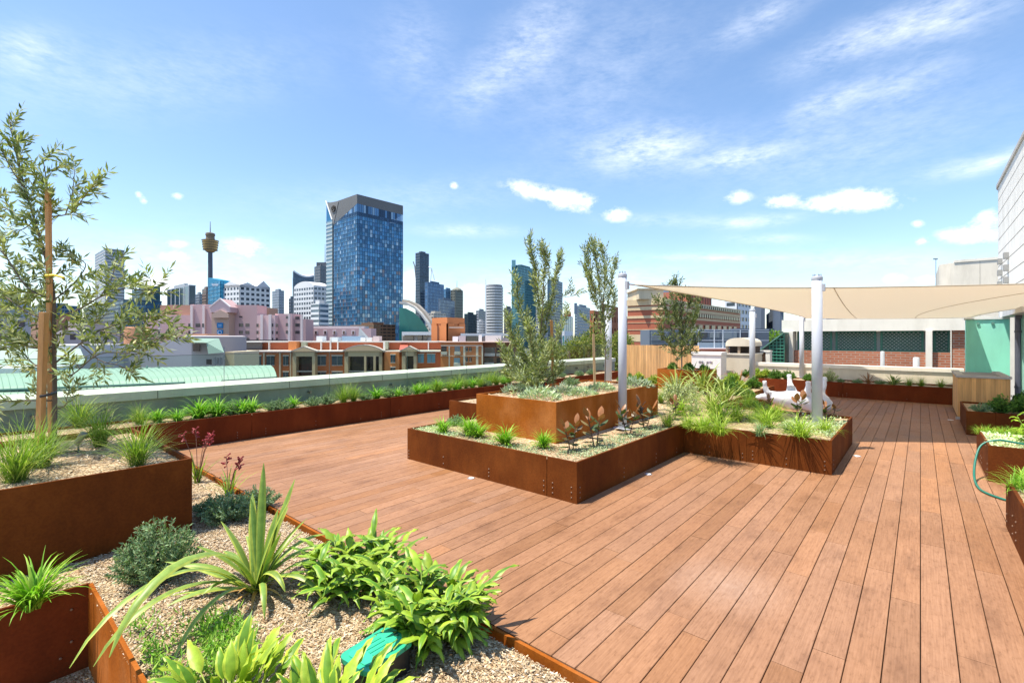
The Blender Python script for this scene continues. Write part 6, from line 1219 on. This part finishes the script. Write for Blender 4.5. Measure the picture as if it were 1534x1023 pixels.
tree('olive_tree','slender upright olive tree with bare lower trunk at the right of the raised planter',b,[
 (A_((906,579,0),(907,540,0),(906,500,.02),(902,460,.02),(897,420,.02),(893,390,.02),(890,365,.02)),.011,.003,1.3),
 (A_((904,490,0),(912,450,.1),(918,415,.1),(924,395,.1)),.006,.002,1.1),(A_((904,480,0),(890,450,.1),(880,420,.1),(877,400,.1)),.006,.002,1.3),(A_((902,455,0),(888,430,-.1),(882,395,-.1),(880,372,-.1)),.005,.002,1.2),
 (A_((903,470,0),(905,430,-.2),(905,395,-.2),(900,372,-.2)),.006,.002,1.2),(A_((905,500,0),(890,490,.2),(876,478,.2)),.004,.002,.9),(A_((905,495,0),(916,470,-.1),(920,445,-.1)),.004,.002,1.1)],
 .24,.034,.074,.017,f0=.16,gap=.028,up=.7,spread=.65)
stake(G(829,583,.80),P(826,480,6.9),.04,'timber stake right of the larger olive tree',(.55,.28,.10)); stake(G(891,580,.80),P(889,500,7.6),.035,'timber stake left of the slender olive tree',(.55,.36,.18))
dA=11.3; b=G(1021,556,.8)
tree('broadleaf_tree','small dark leaved tree in the small box planter',W(Lx(1021,11.3),11.3,.8),[
 (A_((1021,556,0),(1021,520,0),(1022,490,0),(1020,460,0),(1016,435,0),(1010,425,0)),.018,.004,1.3),
 (A_((1021,520,0),(1005,490,.2),(995,465,.3),(984,452,.3)),.008,.003,1.2),(A_((1021,515,0),(1035,490,-.2),(1042,470,-.2),(1044,452,-.2)),.008,.003,1.3),
 (A_((1021,530,0),(1003,515,-.3),(993,500,-.4),(990,480,-.4)),.008,.003,1.2),(A_((1021,535,0),(1036,522,.3),(1045,505,.3)),.008,.003,1.3),(A_((1021,500,0),(1010,470,-.3),(1005,445,-.3)),.007,.003,1.3),(A_((1021,540,0),(1010,530,.3),(1004,515,.3)),.006,.003,1.2),(A_((1021,500,0),(1030,465,.3),(1030,440,.3)),.007,.003,1.3),(A_((1021,535,0),(1026,520,-.4),(1030,500,-.4)),.007,.003,1.3)],
 .32,.05,.085,.030,pal=[(.05,.075,.04),(.075,.10,.05),(.10,.125,.065),(.16,.18,.11)],f0=.12,gap=.035,up=.3,spread=.8)
# street trees beyond the parapet
for i,(px,py,h_,w_,lb) in enumerate(((852,524,3.0,2.3,'bushy olive green tree beyond the parapet left of the slender olive'),(880,520,3.2,2.4,'bushy olive green tree beyond the parapet behind the slender olive'),(930,522,3.0,2.2,'bushy tree beyond the parapet behind the nearest white post'),(836,530,2.2,1.8,'small round tree beyond the parapet right of the larger olive'),(915,516,2.6,2.0,'small tree beyond the parapet between the slender olive and the post'))):
    d=24+i; c=P(px,py,d); T=thing('street_tree',lb,'tree',(c.x,c.y,-18),'trees beyond the parapet'); tk=MB(); cr=MB(); tk.tube([(c.x,c.y,-18),(c.x+.2,c.y,c.z-3),(c.x,c.y,c.z)],[.3,.2,.06],8,(.12,.09,.07))
    lobes=[(c+Vector((rp.uniform(-1,1)*w_*.45,rp.uniform(-1,1)*w_*.45,rp.uniform(-.9,.28)*h_*.5)),rp.uniform(.35,.6)) for k in range(15)]
    for q_,r_ in lobes:
        tk.tube([(c.x,c.y,c.z-2.5),((c.x+q_.x)/2,(c.y+q_.y)/2,(c.z+q_.z)/2-.6),q_],[.07,.04,.015],5,(.12,.09,.07))
        for k in range(330):
            d_=rvec(); p=q_+d_*r_*rp.uniform(.35,1.1); kite(cr,p,(d_+rvec()*.8+Vector((0,0,-.2))).normalized(),rvec(),rp.uniform(.12,.22),rp.uniform(.04,.075),vary(rp.choice([(.10,.13,.035),(.14,.16,.05),(.20,.20,.08),(.065,.09,.03)]),.2))
    part('trunk',tk,M_bark,T,True); part('crown',cr,M_leaf,T)
d=44; c=P(1160,508,d); T=thing('street_tree','small green tree between the dark wing and the lattice shelter','tree',(c.x,c.y,-18)); tk=MB(); cr=MB(); tk.tube([(c.x,c.y,-18),(c.x,c.y,c.z)],[.2,.06],6,(.12,.09,.07))
for k in range(700): d_=rvec(); p=c+Vector((d_.x*1.1,d_.y*1.1,d_.z*.8))*rp.uniform(.3,1); kite(cr,p,d_,rvec(),.25,.1,vary((.12,.20,.05),.3))
part('trunk',tk,M_bark,T,True); part('crown',cr,M_leaf,T)
# ================================================================== LIGHT, SKY, CAMERA
LD=Vector((.22,.30,-1)).normalized(); SUNV=-LD
EL=math.asin(SUNV.z); AZ=math.atan2(SUNV.x,SUNV.y)
sl=bpy.data.lights.new('sun','SUN'); sl.energy=5.0; sl.angle=math.radians(.53); sl.color=(1,.93,.80); so=bpy.data.objects.new('sun',sl); COL.objects.link(so); so.rotation_euler=LD.to_track_quat('-Z','Y').to_euler()
w=bpy.data.worlds.new('World'); S.world=w; w.use_nodes=True; nt=w.node_tree; nt.nodes.clear(); L=nt.links
out=node(nt,'ShaderNodeOutputWorld'); bg=node(nt,'ShaderNodeBackground'); L.new(bg.outputs[0],out.inputs[0])
sky=node(nt,'ShaderNodeTexSky',sky_type='NISHITA'); sky.sun_disc=False; sky.sun_elevation=EL; sky.sun_rotation=AZ%(2*PI); sky.altitude=20; sky.air_density=1.0; sky.dust_density=.6; sky.ozone_density=2.2
bg.inputs[1].default_value=.15
tc=node(nt,'ShaderNodeTexCoord'); sp=node(nt,'ShaderNodeSeparateXYZ'); L.new(tc.outputs['Generated'],sp.inputs[0])
def mth(op,a,b=None):
    n=node(nt,'ShaderNodeMath',operation=op)
    for k,x in enumerate((a,b)):
        if x is None: continue
        if isinstance(x,(int,float)): n.inputs[k].default_value=x
        else: L.new(x,n.inputs[k])
    return n.outputs[0]
az=mth('ARCTAN2',sp.outputs[0],sp.outputs[1]); el=mth('ARCSINE',sp.outputs[2])
cv=node(nt,'ShaderNodeCombineXYZ'); L.new(az,cv.inputs[0]); L.new(el,cv.inputs[1])
def azel(px,py): v=(P(px,py,10)-Vector((0,0,EYE))).normalized(); return math.atan2(v.x,v.y),math.asin(v.z)
def blob(px,py,w_,h_,rot,amp):
    a,e=azel(px,py); a1,e1=azel(px+w_*math.cos(rot),py-w_*math.sin(rot)); W_=math.hypot(a1-a,e1-e); R_=math.atan2(e1-e,a1-a); a2,e2=azel(px-h_*math.sin(rot),py-h_*math.cos(rot)); H_=math.hypot(a2-a,e2-e)
    mp=node(nt,'ShaderNodeMapping',vector_type='TEXTURE'); mp.inputs['Location'].default_value=(a,e,0); mp.inputs['Rotation'].default_value=(0,0,R_); mp.inputs['Scale'].default_value=(W_,H_,1); L.new(cv.outputs[0],mp.inputs[0])
    dp=node(nt,'ShaderNodeVectorMath',operation='DOT_PRODUCT'); L.new(mp.outputs[0],dp.inputs[0]); L.new(mp.outputs[0],dp.inputs[1])
    return mth('MULTIPLY',mth('POWER',.3679,dp.outputs['Value']),amp)
def summ(lst):
    s=blob(*lst[0])
    for b_ in lst[1:]: s=mth('ADD',s,blob(*b_))
    return s
puffs=[(1290,300,52,15,0,1.0),(1235,306,35,10,0,.7),(1168,302,24,9,.15,.8),(1105,296,20,9,0,.7),(800,287,40,11,-.2,.9),(858,302,36,13,-.1,.95),(925,322,17,9,0,.9),(1455,353,46,11,0,1.0),(1475,330,22,13,.3,.9),(1380,361,10,6,0,.8),(1340,418,15,7,0,.9),(1392,419,17,6,0,.8),(680,278,6,5,0,.8),(208,292,5,5,0,.7),(215,300,5,5,0,.7),(266,294,9,5,0,.7),(365,372,32,14,0,.75),(262,366,18,6,0,.6),(262,383,24,7,0,.7),(240,428,40,14,0,.75),(622,425,24,22,0,.8),(712,434,24,10,0,.6),(1375,335,9,5,0,.6)]
wisp=[(800,60,75,42,.7,.55),(720,130,60,34,.6,.42),(965,225,85,30,.12,.95),(1105,237,60,13,.2,.85),(1140,30,80,22,.5,.5),(1290,60,140,26,.4,.6),(1420,30,110,30,.3,.55),(1235,155,55,18,.4,.62),(1350,125,90,28,.3,.4),(40,75,55,30,.1,.5),(1130,332,55,9,.1,.8),(1150,358,60,7,0,.5),(1060,386,90,5,0,.6),(700,346,70,9,0,.5),(1450,250,90,14,.2,.45),(1500,240,60,10,.4,.5),(620,80,60,60,.8,.28),(1000,330,90,10,0,.35),(420,440,180,28,0,.45),(900,430,240,34,0,.5),(250,400,200,45,0,.45),(600,300,200,30,.1,.22),(1250,220,260,60,.25,.3),(900,120,160,80,.6,.25),(200,120,260,60,.1,.25),(1300,390,200,18,0,.4)]
pn=node(nt,'ShaderNodeMapping'); pn.inputs['Scale'].default_value=(1,1.5,1); L.new(cv.outputs[0],pn.inputs[0]); n1=nz(nt,pn.outputs[0],24,9,.68)
pf=summ(puffs); den=mth('ADD',pf,mth('MULTIPLY',mth('MULTIPLY',mth('SUBTRACT',n1,.5),3.0),mth('MINIMUM',mth('MULTIPLY',pf,2.2),1.0)))
r1=ramp(nt,[(.12,(0,0,0)),(.5,(.38,.38,.38)),(1.15 if False else 1.0,(.97,.97,.97))]); L.new(den,r1.inputs[0])
pw=node(nt,'ShaderNodeMapping'); pw.inputs['Rotation'].default_value=(0,0,-.35); pw.inputs['Scale'].default_value=(1.2,2.6,1); L.new(cv.outputs[0],pw.inputs[0]); n2=nz(nt,pw.outputs[0],13,9,.62)
pr_=node(nt,'ShaderNodeMapping'); pr_.inputs['Rotation'].default_value=(0,0,.9); pr_.inputs['Scale'].default_value=(6,22,1); L.new(cv.outputs[0],pr_.inputs[0]); n3=nz(nt,pr_.outputs[0],9,4,.6)
sw=summ(wisp)
dw=mth('MULTIPLY',sw,mth('ADD',mth('MULTIPLY',n2,1.7),mth('SUBTRACT',mth('MULTIPLY',n3,.8),.80)))
r2=ramp(nt,[(.0,(0,0,0)),(.95,(.8,.8,.8))]); L.new(dw,r2.inputs[0])
# deep summer blue with pale horizon comes from the sky model; white clouds are laid over it by direction
hs=node(nt,'ShaderNodeHueSaturation'); hs.inputs['Saturation'].default_value=1.06; hs.inputs['Hue'].default_value=.499; hs.inputs['Value'].default_value=1.03; L.new(sky.outputs[0],hs.inputs['Color'])
c1=mix(nt,hs.outputs[0],(6.6,6.8,7.1),fac=r2.outputs[0]); c2=mix(nt,c1,(6.9,6.9,7.0),fac=r1.outputs[0]); L.new(c2,bg.inputs[0])
cam=bpy.data.cameras.new('camera'); co=bpy.data.objects.new('camera',cam); COL.objects.link(co); S.camera=co
cam.sensor_width=36; cam.lens=F/1534*36; cam.shift_y=-6.5/1534; cam.clip_end=8000; cam.clip_start=.05; co.location=(0,0,EYE); co.rotation_euler=(PI/2,0,YAW)
vs=S.view_settings; vs.view_transform='Standard'; vs.look='None'; vs.gamma=1; vs.use_curve_mapping=False; vs.exposure=.66
S.cycles.max_bounces=6; S.cycles.transparent_max_bounces=12
